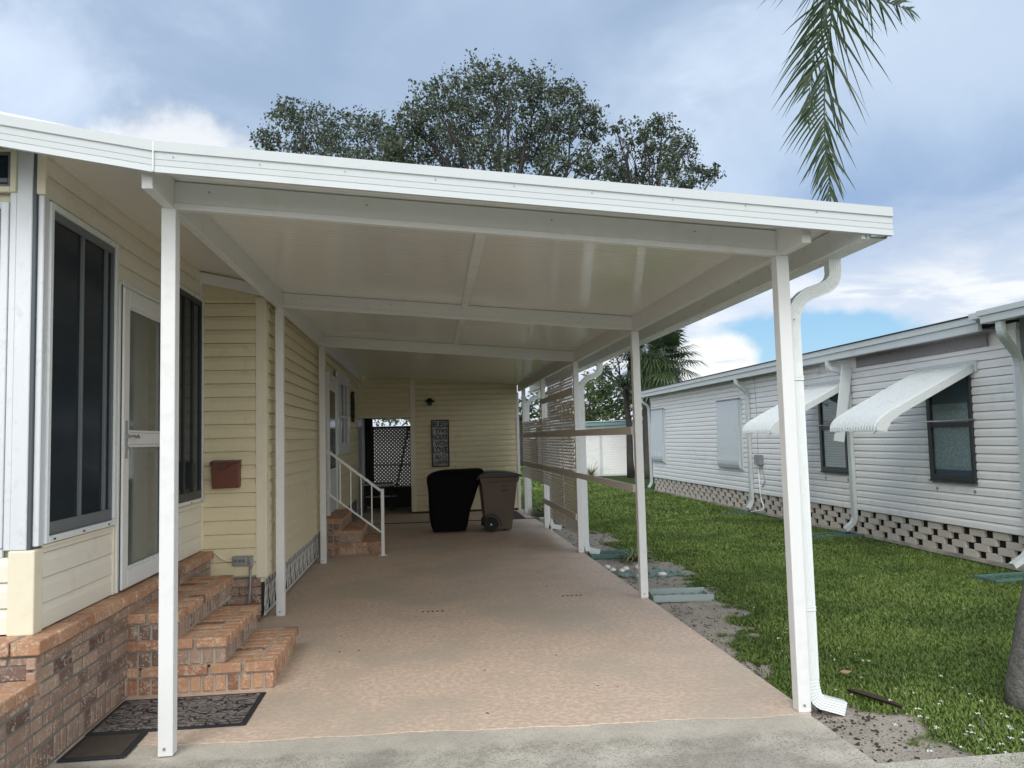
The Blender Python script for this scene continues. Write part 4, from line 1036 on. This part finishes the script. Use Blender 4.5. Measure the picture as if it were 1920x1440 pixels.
# windows
def nbwin(y0,y1,lacey,blind=False):
    z0,z1=.915,2.285; x=NX-.030
    mb=MB(); fw=.075
    mb.box(x-.012,x+.03,y0,y0+.06,z0,z1); mb.box(x-.012,x+.03,y1-fw,y1,z0,z1); mb.box(x-.012,x+.03,y0+.06,y1-fw,z1-.05,z1); mb.box(x-.012,x+.03,y0+.06,y1-fw,z0,z0+.075)
    mb.box(x-.006,x+.028,y0+.06,y1-fw,1.60,1.66); mb.box(x-.03,x+.03,y0-.01,y1+.01,z0-.02,z0-.001)
    o=mb.build('window',M['dark_frame'],nb,bevel=.004,label='dark framed window under the '+('nearer' if lacey else 'farther')+' raised awning')
    MB().box(x+.012,x+.016,y0+.06,y1-fw,z0+.075,z1-.05).build('pane',M['see'],o)
    if lacey:
        MB().box(x+.020,x+.023,y0+.06,y1-fw,z0+.14,1.90).build('curtain',M['lace'],o); MB().box(x+.024,x+.027,y0+.02,y1-.02,z0+.03,z1-.02).build('curtain',M['curtain'],o)
    else:
        b=MB(); zz=z0+.08
        while zz<z1-.05: b.box(x+.018,x+.022,y0+.06,y1-fw,zz,zz+.036); zz+=.042
        b.build('blind',M['blind'],o); MB().box(x+.024,x+.027,y0+.02,y1-.02,z0+.03,z1-.02).build('curtain',M['curtain'],o)
nbwin(8.75,9.60,True); nbwin(11.60,12.44,False)
# mounting bosses under the windows
for a,b in wins:
    for y_ in (a+.05,b-.1):
        mb=MB(); mb.beam((NX-.018,y_-.025,.80),(NX-.018,y_+.025,.80),.012,.012); mb.beam((NX-.018,y_,.775),(NX-.018,y_,.825),.012,.012); mb.build('awning_catch',M['galv'],nb)
# raised awnings
def awning(y0,y1,zh,label):
    a=thing('window_awning',label,'awning',(NX,(y0+y1)/2,zh),'raised window awnings on the white house')
    # ribbed sheet profile in (distance out, z)
    L=[(0,0),(.25,-.125),(.5,-.25),(.75,-.375),(1.0,-.50),(1.14,-.575),(1.22,-.625),(1.28,-.685),(1.31,-.745),(1.315,-.79)]
    nr=24; per=(y1-y0)/nr; V=[];F_=[]
    nr=17; steps_=[(k+q)/nr for k in range(nr) for q in (0,.62,.70,.92)]+[1.0]; cols=len(steps_)
    for j in range(cols):
        y_=y0+(y1-y0)*steps_[j]; rise=.022 if j%4 in (2,3) else 0
        for i,(d,z_) in enumerate(L):
            V.append((NX-.02-d-(rise*.4 if i>5 else 0),y_,zh+z_+rise-(.016 if (i==len(L)-1 and rise) else 0)))
    m=len(L)
    for j in range(cols-1):
        for i in range(m-1): F_.append((j*m+i,(j+1)*m+i,(j+1)*m+i+1,j*m+i+1))
    o=MB().add(V,F_).build('canopy',M['awning'],a); q=o.modifiers.new('s','SOLIDIFY'); q.thickness=.004
    for yy in (y0-.004,y1+.004):
        V=[];m=len(L)
        for s in (0,.006 if yy>y0 else -.006):
            for d,z_ in L: V.append((NX-.02-d,yy+s,zh+z_+.006))
            for i,(d,z_) in enumerate(L[::-1]):
                w_=.085 if d<1.1 else (.085+(d-1.1)*.55); dd=min(d+.0,1.20) if d>1.2 else d
                V.append((NX-.02-dd+.02,yy+s,zh+max(z_-w_,-.80)))
        k=2*m; F_=[tuple(range(k))[::-1],tuple(range(k,2*k))]+[(i,(i+1)%k,k+(i+1)%k,k+i) for i in range(k)]
        MB().add(V,F_).build('side_flange',M['awning'],a)
        arm=MB(); s2=1 if yy<(y0+y1)/2 else -1
        arm.tube([(NX-.03,yy+.03*s2,1.685),(NX-1.22,yy+.03*s2,1.66)],.009,8); arm.tube([(NX-1.2,yy+.05*s2,1.66),(NX-1.33,yy+.08*s2,1.54)],.005,6)
        arm.build('support_arm',M['galv'],a,smooth=True)
    MB().box(NX-.045,NX-.013,y0-.03,y1+.05,zh-.01,zh+.045).build('hinge_rail',M['nbfascia'],a,bevel=.004)
    MB().box(NX-.047,NX-.013,y0-.07,y0-.03,zh-.10,zh+.045).build('hinge_bracket',M['nbfascia'],a,bevel=.004)
    return a
awning(8.68,9.74,2.365,'nearer raised white ribbed awning, over the window with lace curtain')
awning(11.52,12.60,2.365,'farther raised white ribbed awning, over the window with blinds')
def shutter(y0,y1,label):
    a=thing('window_awning',label,'awning',(NX,(y0+y1)/2,1.6),'folded window awnings on the white house')
    z0,z1=.81,2.30; x=NX-.02
    L=[(x-.035,z1),(x-.075,z0+.30),(x-.085,z0+.18),(x-.08,z0+.10),(x-.06,z0+.03),(x-.02,z0)]
    V=[];nr=26;cols=nr*2+1
    for j in range(cols):
        y_=y0+(y1-y0)*j/(cols-1); r=.003 if j%2 else 0
        for (a_,b_) in L: V.append((a_-r,y_,b_))
    m=len(L); F_=[(j*m+i,j*m+i+1,(j+1)*m+i+1,(j+1)*m+i) for j in range(cols-1) for i in range(m-1)]
    MB().add(V,F_).build('canopy',M['shutter'],a)
    for yy in (y0,y1):
        V=[(p[0]+.002,yy,p[1]) for p in L]+[(x+.006,yy,z0),(x+.006,yy,z1)]
        MB().add(V,[tuple(range(len(V)))]).build('side_flange',M['shutter'],a)
    MB().box(x-.045,x+.006,y0-.05,y1+.01,z1,z1+.035).build('hinge_rail',M['weathered'],a)
    MB().box(x-.03,x+.006,y0-.09,y0-.02,z0-.01,z1).build('side_channel',M['nbfascia'],a)
shutter(15.75,16.95,'pale folded awning covering a window beside the grey meter box')
shutter(21.02,22.12,'pale folded awning at the far end of the white house')
# neighbour downspouts
def nds(y,kick):
    mb=MB(); x0=FX+.03; xw=NX-.055
    pa,ks=arc_path([(x0,y,2.71),(x0,y,2.60),(xw,y-.03,2.44),(xw,y-.03,.16),(xw-.10,y-.05,.04)],.12,8)
    mb.sweep(pa,rect_prof(.058,.085),up=(0,1,0),scales=ks); return mb.build('downspout',M['nbfascia'],nb)
nds(15.30,0); nds(22.35,0)
mb=MB(); pa,ks=arc_path([(FX+.03,11.62,2.71),(FX+.03,11.62,2.58),(NX-.055,11.46,2.50),(NX-.055,11.46,.17),(NX-.20,11.50,.04)],.13,8); mb.sweep(pa,rect_prof(.058,.085),up=(0,1,0),scales=ks); mb.build('downspout',M['nbfascia'],nb)
MB().beam((6.60,11.33,2.60),(6.40,11.33,1.42),.17,.02,up=(0,1,0)).build('loose_trim_board',M['awning'],nb,bevel=.003)
# meter box and pipe
eb2=thing('meter_box','grey utility box with pipes on the white house wall','utility box',(NX-.05,14.85,1.0))
MB().box(NX-.10,NX-.013,14.72,14.98,.94,1.14).build('box',M['galv'],eb2,bevel=.006)
pa,_=arc_path([(NX-.05,14.90,.94),(NX-.05,14.86,.3),(NX-.05,14.70,.06),(NX-.25,14.9,.01)],.08,6); MB().tube(pa,.012,8).build('pipe',M['white2'],eb2,smooth=True)
pa,_=arc_path([(NX-.03,14.78,.94),(NX-.03,14.66,.60),(NX-.03,14.82,.50)],.06,6); MB().tube(pa,.008,8).build('pipe',M['galv'],eb2,smooth=True)
MB().tube([(NX-.02,14.95,1.14),(NX-.02,14.93,2.0),(NX-.02,14.97,2.69)],.004,6).build('cable',M['galv'],eb2)
# splash blocks
def splash(cx_,cy_,L,W,rot,m,label,h=.06):
    s_=thing('splash_block',label,'splash block',(cx_,cy_,GZ))
    s_.rotation_euler=(0,0,0)
    c,sn=math.cos(rot),math.sin(rot)
    def tr(x,y,z): return (cx_+x*c-y*sn,cy_+x*sn+y*c,GZ+z)
    mb=MB(); a,b=L/2,W/2
    for (x0,x1,y0,y1,z0,z1) in ((-a,a,-b,b,.004,.014),(-a,a,-b,-b+.015,.014,h),(-a,a,b-.015,b,.014,h),(-a,-a+.015,-b+.015,b-.015,.014,h),(a-.02,a,-b+.015,b-.015,.014,h*.7)):
        mb.hexa([tr(x0,y0,z0),tr(x1,y0,z0),tr(x1,y1,z0),tr(x0,y1,z0),tr(x0,y0,z1),tr(x1,y0,z1),tr(x1,y1,z1),tr(x0,y1,z1)])
    for k in range(5):
        x0=-a+.08+k*L*.16; mb.hexa([tr(x0,-b+.02,.014),tr(x0+.03,-b+.02,.014),tr(x0+.03,b-.02,.014),tr(x0,b-.02,.014),tr(x0,-b+.02,.024),tr(x0+.03,-b+.02,.024),tr(x0+.03,b-.02,.024),tr(x0,b-.02,.024)])
    mb.build('tray',m,s_,bevel=.003)
splash(2.52,7.62,.60,.36,-.08,M['splash_grey'],'faded grey-green splash block beside the second carport post',h=.07)
splash(2.50,10.42,.58,.42,-.1,M['splash'],'dark green splash block under the downspout behind the strap leaved plant')
splash(2.50,14.10,.50,.40,0,M['splash'],'green splash block behind the lattice screen')
splash(6.28,11.42,.80,.34,.05,M['splash'],'green splash block lying below the middle awning downspout',h=.045)
splash(6.35,15.2,.6,.3,0,M['splash'],'green splash block under the far downspout near the meter box',h=.04)
splash(6.25,7.72,.7,.3,.1,M['splash'],'teal splash block half sunk in the lawn at the right edge',h=.045)
splash(6.4,22.4,.6,.3,.1,M['splash'],'green splash block at the far corner of the white house',h=.04)

# ------------------------------------------------------------------ stones, plants
rocks=[(2.23,9.50,.055,'white stone farthest along the slab edge'),(2.24,9.25,.06,'white stone touching the slab edge'),(2.34,9.22,.05,'white stone second from the slab edge'),(2.42,9.32,.055,'white stone just before the strap leaved plant'),(2.60,9.40,.06,'tall white stone left of the second carport post'),(2.44,8.76,.055,'white stone nearest the camera in the green stone bed'),(2.73,8.85,.06,'white stone just right of the second carport post')]
for x_,y_,r,lab in rocks:
    V=[];F_=[]; nu,nv=10,7; s0=random.random()*9; an=random.uniform(0,PI)
    mb=MB()
    for i in range(nv+1):
        for j in range(nu):
            ph=PI*i/nv; th=2*PI*j/nu; d=Vector((math.sin(ph)*math.cos(th),math.sin(ph)*math.sin(th),math.cos(ph))); k=r*.72*(1+.35*noise.noise(d*1.6+Vector((s0,0,0))))
            xx,yy=d.x*k*1.35,d.y*k; V.append((x_+xx*math.cos(an)-yy*math.sin(an),y_+xx*math.sin(an)+yy*math.cos(an),GZ+.02+d.z*k*.75))
    for i in range(nv):
        for j in range(nu): F_.append((i*nu+j,(i+1)*nu+j,(i+1)*nu+(j+1)%nu,i*nu+(j+1)%nu))
    mb.add(V,F_); mb.build('garden_stone',M['rock'],label=lab,cat='stone',group='white stones beside the carport slab',smooth=True)
mb=MB()
for k in range(140):
    x_=random.uniform(2.22,3.0); y_=8.98+random.gauss(0,.16)+(.0 if x_<2.6 else -.05); r=random.uniform(.012,.03)
    mb.beam((x_-r,y_,GZ+.012),(x_+r,y_+random.uniform(-r,r),GZ+.015+random.uniform(0,.012)),r*1.3,r*.8)
mb.build('green_stones',M['glassrock'],kind='stuff',label='green glassy stones spread beside the slab',cat='stones',bevel=.004)

def strap_plant(name,cx_,cy_,n,L,w_,m,label,cat='plant',droop=1.0,z0=None):
    z0=GZ if z0 is None else z0
    V=[];F_=[]
    for k in range(n):
        a=random.uniform(0,2*PI); up=random.uniform(.35,1.3); l=L*random.uniform(.6,1.1); ww=w_*random.uniform(.7,1.2); S=7; b=len(V)
        dx,dy=math.cos(a),math.sin(a); px,pz=random.uniform(0,.03),0; ang=up
        for i in range(S+1):
            q=i/S; wd=ww*(1-q**2.2)*.5+.0008
            V+=[(cx_+dx*px-dy*wd,cy_+dy*px+dx*wd,z0+pz),(cx_+dx*px+dy*wd,cy_+dy*px-dx*wd,z0+pz)]
            px+=math.cos(ang)*l/S; pz+=math.sin(ang)*l/S; ang-=droop*random.uniform(.15,.32)
            pz=max(pz,.005)
        for i in range(S): F_.append((b+2*i,b+2*i+1,b+2*i+3,b+2*i+2))
    return MB().add(V,F_).build(name,m,label=label,cat=cat)
strap_plant('strap_leaf_plant',2.70,9.98,46,.42,.035,M['plantleaf'],'yellow green strap leaved plant beside the second post')
strap_plant('leafy_shrub',2.50,15.6,120,.42,.05,M['treeleaf'],'low leafy shrub at the base of the farthest carport posts',cat='shrub')
strap_plant('leafy_shrub',2.45,16.2,90,.40,.05,M['treeleaf2'],'yellowish shrub behind the last carport post',cat='shrub')
MB().lathe((2.35,15.35,GZ),[(.12,0),(.10,.05),(.0,.06)],12).build('garden_stone',M['rock'],label='white stone under the shrub by the farthest post',cat='stone')
# dead palm sheath and leaf on the lawn
mb=MB(); V=[];F_=[]; S=12
a=Vector((2.60,4.66,0)); b=Vector((2.74,4.32,0)); d=(b-a); nrm=Vector((-d.y,d.x,0)).normalized()
for i in range(S+1):
    q=i/S; c=a+d*q; w_=.028*math.sin(PI*min(1,q*.9+.08))**.7*(1+.25*noise.noise((q*7,2,1)))+.003; lift=.006*math.sin(PI*q)
    V+=[tuple(c-nrm*w_+Vector((0,0,GZ+.038+lift))),tuple(c+Vector((0,0,GZ+.020+lift*.5))),tuple(c+nrm*w_+Vector((0,0,GZ+.036+lift)))]
for i in range(S): F_+= [(3*i,3*i+1,3*i+4,3*i+3),(3*i+1,3*i+2,3*i+5,3*i+4)]
o=MB().add(V,F_).build('palm_sheath',M['deadleaf'],label='dead brown palm leaf sheath lying in the grass near the front post',cat='dead leaf'); q=o.modifiers.new('s','SOLIDIFY'); q.thickness=.004
V=[(2.70,4.93,GZ+.055),(2.74,4.95,GZ+.06),(2.79,4.93,GZ+.055),(2.74,4.90,GZ+.05)]
MB().add(V,[(0,1,2,3)]).build('fallen_leaf',M['brownleaf'],label='light brown fallen leaf on the lawn beside the palm sheath',cat='leaf')
MB().tube([(3.0,4.0,GZ+.02),(3.07,4.1,GZ+.03)],.006,6).build('twig',M['palmbark'],label='pale twig on the bare patch near the palm trunk',cat='twig')

# ------------------------------------------------------------------ trees
def ico_dirs(n): 
    d=RNG.normal(size=(n,3)); return d/np.linalg.norm(d,axis=1)[:,None]
def leaf_cloud(blobs,size,per,flat=.9,clump=.35,shell=.45):
    """blobs: (x,y,z,r). leaf-sized quads in small clumps spread through every blob"""
    Ps=[]
    for (x,y,z,r) in blobs:
        nc=max(6,int(per*r*r*.35)); dirs=ico_dirs(nc); rad=r*(shell+(1-shell)*RNG.random(nc)**.6)*RNG.uniform(.75,1.12,nc)
        cc=np.array([x,y,z])+dirs*(rad*RNG.choice([1,1,1,1.25,1.4],nc))[:,None]*np.array([1,1,flat])
        k=14
        for c in cc:
            m=int(k*RNG.uniform(.5,1.6)); Ps.append(c+RNG.normal(size=(m,3))*clump*r**.5*.42)
    P=np.concatenate(Ps); n=len(P)
    u=ico_dirs(n); v=np.cross(u,ico_dirs(n)); v/=np.linalg.norm(v,axis=1)[:,None]
    s=(size*RNG.uniform(.6,1.3,n))[:,None]
    Q=np.stack([P-u*s*.5,P+v*s*.28,P+u*s*.5,P-v*s*.28],1)
    return Q.reshape(-1,3),np.arange(n*4).reshape(-1,4)
def limb_path(a,b,sag=.1,n=6,jit=.06):
    a=np.array(a);b=np.array(b);L=np.linalg.norm(b-a); out=[]
    for i in range(n+1):
        q=i/n; p=a*(1-q)+b*q; p=p+np.array([0,0,sag*L*math.sin(PI*q)]); 
        if 0<i<n: p=p+RNG.normal(size=3)*jit*L*.35
        out.append(tuple(p))
    return out
def tree(name,label,base,fork,blobs,trunk_r,leafm,size,per,cat='tree',barkm=None,clump=.35,twigs=7,shell=.45,group=None):
    t_=thing(name,label,cat,base,group); barkm=barkm or M['bark']
    mb=MB(); pth=limb_path(base,fork,0,5,.03); mb.tube(pth,trunk_r,9,rs=[1.25,1.05,1,.92,.85,.75]); 
    for (x,y,z,r) in blobs:
        e=(x,y,z-r*.2); p=limb_path(fork,e,.06,6,.05); mb.tube(p,trunk_r*.38,6,rs=[1,.85,.7,.55,.42,.3,.16])
        for k in range(twigs):
            d=ico_dirs(1)[0]; d[2]=abs(d[2])*.9+.1; s_=np.array(p[random.choice([3,4,5,6])]); e2=np.array([x,y,z])+d*r*.92
            mb.tube(limb_path(s_,e2,.03,4,.05),trunk_r*.07,4,rs=[1,.75,.55,.35,.12])
    mb.build('trunk',barkm,t_,smooth=True)
    V,F_=leaf_cloud(blobs,size,per,clump=clump,shell=shell); np_mesh('crown',V,F_,leafm,t_)
    return t_
# the big oak behind the carport
def at(px,py,Y):
    d=R2*((px-960)/f)-U2*((py-720)/f)+Fv; k=Y/d.y; return (d.x*k,Y,1.6+d.z*k)
oak_pts=[(505,262,30),(545,222,38),(590,235,38),(640,255,42),(690,240,38),(725,275,35),(560,275,34),(500,290,22),(620,290,36),(680,300,35),
(770,225,42),(815,190,42),(865,165,42),(915,150,42),(965,160,40),(1010,170,40),(1060,185,42),(1100,225,38),(1050,240,45),(990,225,48),(920,215,50),(860,235,48),(800,265,48),(760,290,40),(850,295,45),(920,290,46),(985,290,44),(1040,300,38),(1120,250,26),(1100,300,30),(1155,240,20),
(1160,300,22),(1205,250,30),(1240,240,32),(1280,275,34),(1225,290,36),(1265,320,34),(1310,325,26),(1335,330,22),(1290,345,26),(1190,330,26),(1150,320,24),(1140,290,20),(1175,270,16),(745,300,34),(735,255,26),(1165,345,24),(1215,345,26),(1125,320,26),(1250,290,28)]
blobs=[]
for px,py,r in oak_pts:
    Y=37+random.uniform(-3.2,3.2); x_,y_,z_=at(px,py,Y); blobs.append((x_,y_,z_,r/1441*Y*1.0))
left=[b for b,(px,py,r) in zip(blobs,oak_pts) if px<745]; midb=[b for b,(px,py,r) in zip(blobs,oak_pts) if 745<=px<1140]; rt=[b for b,(px,py,r) in zip(blobs,oak_pts) if px>=1140]
tree('oak_tree','broad dark oak crown rising highest behind the carport roof',(3.6,37,GZ),(4.2,37,9.5),midb,.42,M['oakleaf'],.19,165,clump=.33,twigs=9,shell=.3)
tree('oak_tree','lower dark tree crown at the left behind the carport roof',(-3.5,37,GZ),(-3.0,37,9.0),left,.34,M['oakleaf'],.18,165,clump=.33,twigs=9,shell=.3)
tree('oak_tree','small dark tree crown at the right behind the carport roof',(11.2,37,GZ),(11.6,37,9.0),rt,.3,M['oakleaf'],.18,165,clump=.32,twigs=9,shell=.3)
# trees seen through the posts on the right
def blob_px(lst,Y,jy=1.5):
    out=[]
    for px,py,r in lst:
        y_=Y+random.uniform(-jy,jy); x_,_,z_=at(px,py,y_); out.append((x_,y_,z_,r/1441*y_))
    return out
tree('broadleaf_tree','dark leafy tree behind the white shed with the blue fascia',(9.5,44,GZ),(9.5,44,2.6),blob_px([(1120,770,32),(1150,740,34),(1180,760,34),(1140,715,26),(1200,740,30),(1110,735,22)],44),.3,M['treeleaf'],.24,70,clump=.5)
tree('broadleaf_tree','yellow green tree top behind the blue fascia shed',(7.6,52,GZ),(7.8,52,2.6),blob_px([(1105,745,24),(1130,725,24),(1120,780,26),(1150,780,24),(1095,775,20),(1100,715,14)],52),.25,M['treeleaf2'],.25,70,clump=.5)
tree('broadleaf_tree','thin branched tree with sparse dark leaves left of the cabbage palm',(8.0,29.5,GZ),(7.9,29.5,3.4),blob_px([(1150,680,26),(1180,665,26),(1165,715,20),(1190,710,22),(1135,690,16),(1130,700,12),(1175,735,16),(1150,650,22),(1200,690,22)],29.5),.13,M['oakleaf'],.13,60,clump=.4,twigs=8,shell=.2)
tree('broadleaf_tree','dark tree seen between the last two carport posts',(5.6,44,GZ),(5.4,44,2.6),blob_px([(1000,765,26),(1020,745,22),(985,780,24),(1035,770,24),(1060,780,24)],44),.25,M['treeleaf'],.24,70,clump=.5)
tree('broadleaf_tree','tree crown beyond the far corner of the white house',(12.0,48,GZ),(12,48,2.4),blob_px([(1225,770,26),(1235,745,22),(1215,790,20),(1260,770,22)],48),.25,M['oakleaf'],.24,70,clump=.5)
# distant hedge line seen through the gate
tree('broadleaf_tree','shrubby tree beyond the lattice gate',(-1.6,30,GZ),(-1.6,30,1.2),[(-2.0,29,3.0,.9),(-1.0,29,3.0,1.0),(0,29,3.0,.9)],.12,M['treeleaf'],.16,60)
MB().box(-6,3,26,26.1,1.95,2.10).build('patio_fascia',M['white2'],label='white roof edge seen over the lattice gate',cat='roof edge')
MB().box(-6,3,26.3,26.4,GZ,1.95).build('garden_wall',M['nbsiding'],label='pale wall seen through the lattice gate',cat='wall')

# cabbage palm
cpm=thing('cabbage_palm','shaggy cabbage palm beside the far end of the white house','palm tree',(8.34,28.5,GZ))
mb=MB(); mb.tube([(8.34,28.5,GZ),(8.36,28.5,.25),(8.40,28.5,.9),(8.45,28.5,2.0),(8.52,28.5,3.2),(8.56,28.5,4.6)],.20,14,rs=[1.7,1.2,1,.95,.98,1.05]); mb.build('trunk',M['bark'],cpm,smooth=True)
V=[];F_=[]
cc=np.array([8.85,28.5,4.75])
for k in range(105):
    a=random.uniform(0,2*PI); el_=random.uniform(-1.25,1.1); pl=random.uniform(.55,1.35)
    d=np.array([math.cos(a)*math.cos(el_),math.sin(a)*math.cos(el_),math.sin(el_)]); hub=cc+d*pl+np.array([0,0,-.2*pl])
    side=np.cross(d,[0,0,1]); side/=np.linalg.norm(side); up=np.cross(side,d)
    b=len(V); V+=[tuple(cc+side*.015),tuple(cc-side*.015),tuple(hub-side*.012),tuple(hub+side*.012)]; F_.append((b,b+1,b+2,b+3))
    nl=22
    for i in range(nl):
        th=(i/(nl-1)-.5)*PI*1.35; L=random.uniform(.75,1.1)*(1-.25*abs(th)/2)
        ld=d*math.cos(th)+side*math.sin(th)+up*.12; ld/=np.linalg.norm(ld); wv=np.cross(ld,up); wv/=np.linalg.norm(wv)+1e-9
        m1=hub+ld*L*.55+np.array([0,0,-.06]); e1=hub+ld*L*.95+np.array([0,0,-.34*L]); ww=.030
        b=len(V); V+=[tuple(hub),tuple(m1+wv*ww),tuple(e1),tuple(m1-wv*ww)]; F_.append((b,b+1,b+2,b+3))
MB().add(V,F_).build('crown',M['palmleaf'],cpm)
# hanging dead fronds skirt
V=[];F_=[]
for k in range(700):
    a=random.uniform(0,2*PI); r=random.uniform(.15,.95); p=cc+np.array([math.cos(a)*r*.9-.25,math.sin(a)*r,random.uniform(-.6,.1)]); L=random.uniform(.4,1.1); q=p+np.array([random.uniform(-.12,.12),random.uniform(-.1,.1),-L]); b=len(V)
    V+=[tuple(p),tuple((p+q)/2+np.array([.02,0,0])),tuple(q),tuple((p+q)/2-np.array([.02,0,0]))]; F_.append((b,b+1,b+2,b+3))
MB().add(V,F_).build('hanging_leaves',M['palmleaf'],cpm)

# queen palm near right: trunk at the edge, arching fronds
qp=thing('queen_palm','grey trunked palm at the right edge with drooping feather fronds','palm tree',(3.43,4.25,GZ))
mb=MB(); pts=[(3.50,4.25,GZ-.03),(3.51,4.25,.06),(3.575,4.26,.3),(3.70,4.28,.7),(3.90,4.32,1.3),(4.08,4.45,2.6),(4.5,4.8,4.6),(4.85,5.2,6.8)]
mb.tube(pts,.12,22,rs=[1.15,1.1,1.03,1.0,.95,.9,.85,.8]); mb.build('trunk',M['palmbark'],qp,smooth=True)
def feather(path,Lmax,tip_frac,nl,wd,seed):
    rs=random.Random(seed); path=[np.array(p) for p in path]
    # smooth path
    pts=[]; m=len(path)
    for i in range(m-1):
        p0=path[max(i-1,0)];p1=path[i];p2=path[i+1];p3=path[min(i+2,m-1)]
        for k in range(8):
            q=k/8; pts.append(.5*((2*p1)+(-p0+p2)*q+(2*p0-5*p1+4*p2-p3)*q*q+(-p0+3*p1-3*p2+p3)*q**3))
    pts.append(path[-1]); 
    mb=MB(); n=len(pts); mb.tube([tuple(p) for p in pts],.014,7,rs=[1.2-1.05*i/(n-1) for i in range(n)])
    V=[];F_=[]
    for k in range(nl):
        q=.03+.965*(k/nl); i=min(int(q*(n-1)),n-2); fr_=q*(n-1)-i; p=pts[i]*(1-fr_)+pts[i+1]*fr_; tng=pts[i+1]-pts[i]; tng=tng/np.linalg.norm(tng)
        side=np.cross(tng,np.array([.25,-1,.05])); side/=np.linalg.norm(side); nrm=np.cross(side,tng)
        env=(1-max(0,q-.45)/.55*.80)*min(1,.4+q*3)
        for s_ in (-1,1):
            L=Lmax*env*rs.uniform(.8,1.12)
            an=rs.uniform(.62,.95)-.22*q; dr=side*s_*math.sin(an)+tng*math.cos(an)+nrm*rs.uniform(-.45,.3); dr/=np.linalg.norm(dr)
            S=5; pp=p.copy(); b=len(V); wv=np.cross(dr,nrm+np.array([rs.uniform(-.5,.5)]*3)); wv/=np.linalg.norm(wv)
            for j in range(S+1):
                w_=wd*(1-(j/S)**1.8)*(.55+.45*min(1,j/1.2))+.0008
                V+=[tuple(pp+wv*w_*.5),tuple(pp-wv*w_*.5)]; pp=pp+dr*L/S; dr=dr+np.array([0,0,-.09]); dr/=np.linalg.norm(dr)
            for j in range(S): F_.append((b+2*j,b+2*j+1,b+2*j+3,b+2*j+2))
    mb.add(V,F_); return mb
crown=(4.85,5.2,6.9)
def P7(px,py,Y): return at(px,py,Y)
feather([crown,(4.6,5.9,7.2),P7(1575,-120,6.6),P7(1563,0,6.9),P7(1548,130,7.0),P7(1546,240,7.0),P7(1553,320,7.0),P7(1560,400,7.0)],.90,1,84,.029,1).build('frond',M['frondleaf'],qp)
feather([crown,(4.5,6.1,7.2),P7(1590,-160,7.0),P7(1560,-40,7.5),P7(1535,60,7.7),P7(1520,150,7.8),P7(1515,230,7.8)],.75,1,58,.027,2).build('frond',M['frondleaf'],qp)
feather([crown,(4.8,5.6,7.1),P7(1585,-90,6.2),P7(1610,-40,6.3),P7(1645,-5,6.4),P7(1680,10,6.5),P7(1712,20,6.6)],.62,1,36,.026,3).build('frond',M['frondleaf'],qp)
for k,(dx,dy) in enumerate(((1,.5),(1.1,-.4),(.6,-1),(-.1,-1.1),(1.1,.1))):
    c=np.array(crown); d=np.array([dx,dy,0])
    feather([tuple(c),tuple(c+d*.8+np.array([0,0,.7])),tuple(c+d*1.8+np.array([0,0,.7])),tuple(c+d*2.6+np.array([0,0,.0])),tuple(c+d*3.0+np.array([0,0,-.9]))],.7,1,44,.03,10+k).build('frond',M['frondleaf'],qp)

# ------------------------------------------------------------------ far white building with blue fascia
fs=thing('white_building','low white sided building with blue fascia beyond the lawn','building',(8.5,33,0))
Y=31.2
MB().box(6.0,12,Y+.01,38,-.05,1.9).build('wall_core',M['nbsiding'],fs)
mb=MB(); lap(mb,'y',Y,7.28,10.4,.0,1.86,.10,-1,.012); lap(mb,'y',Y+.6,5.6,7.2,.0,1.8,.12,-1,.012); mb.build('siding',M['nbsiding'],fs)
MB().box(5.6,7.2,Y+.61,38,-.05,1.85).build('wall_core',M['nbsiding'],fs)
MB().box(7.18,7.28,Y-.03,Y+.1,-.05,1.9).build('corner_board',M['shutter'],fs)
mb=MB(); mb.hexa([(5.3,Y-.35,1.98),(12,Y-.35,2.12),(12,Y-.25,2.12),(5.3,Y-.25,1.98),(5.3,Y-.35,2.13),(12,Y-.35,2.27),(12,Y-.25,2.27),(5.3,Y-.25,2.13)]); mb.build('fascia',M['tealfascia'],fs)
MB().hexa([(5.2,Y-.4,2.135),(12,Y-.4,2.275),(12,38,2.2),(5.2,38,2.1),(5.2,Y-.4,2.16),(12,Y-.4,2.30),(12,38,2.23),(5.2,38,2.13)]).build('roof',M['white2'],fs)
MB().box(5.4,12,Y-.1,Y+.5,1.86,2.1).build('wall_core',M['nbsiding'],fs)
o=MB().box(6.84,7.04,Y+.57,Y+.60,1.08,1.56).build('window',M['dark_frame'],fs); MB().box(6.86,7.02,Y+.56,Y+.569,1.34,1.54).build('pane',M['see'],o)
MB().box(9.35,9.7,Y-.02,Y-.001,1.75,2.05).build('vent',M['gap'],fs)
strap_plant('ornamental_grass',6.75,31.0,70,.85,.02,M['plantleaf'],'wispy clump of tall grass against the far white building',droop=.45)
# props leaning on the palm
MB().tube([(8.9,30.9,1.5),(8.45,29.2,.55)],.02,6).build('leaning_pole',M['weathered'],label='thin pole leaning toward the cabbage palm trunk',cat='pole')

# ------------------------------------------------------------------ render settings
scene.render.engine='CYCLES'; scene.cycles.use_denoising=True; scene.cycles.max_bounces=10; scene.cycles.diffuse_bounces=8; scene.cycles.glossy_bounces=3; scene.cycles.transparent_max_bounces=8
scene.cycles.sample_clamp_indirect=6
scene.view_settings.view_transform='Standard'; scene.view_settings.look='None'; scene.view_settings.exposure=.22; scene.view_settings.gamma=1
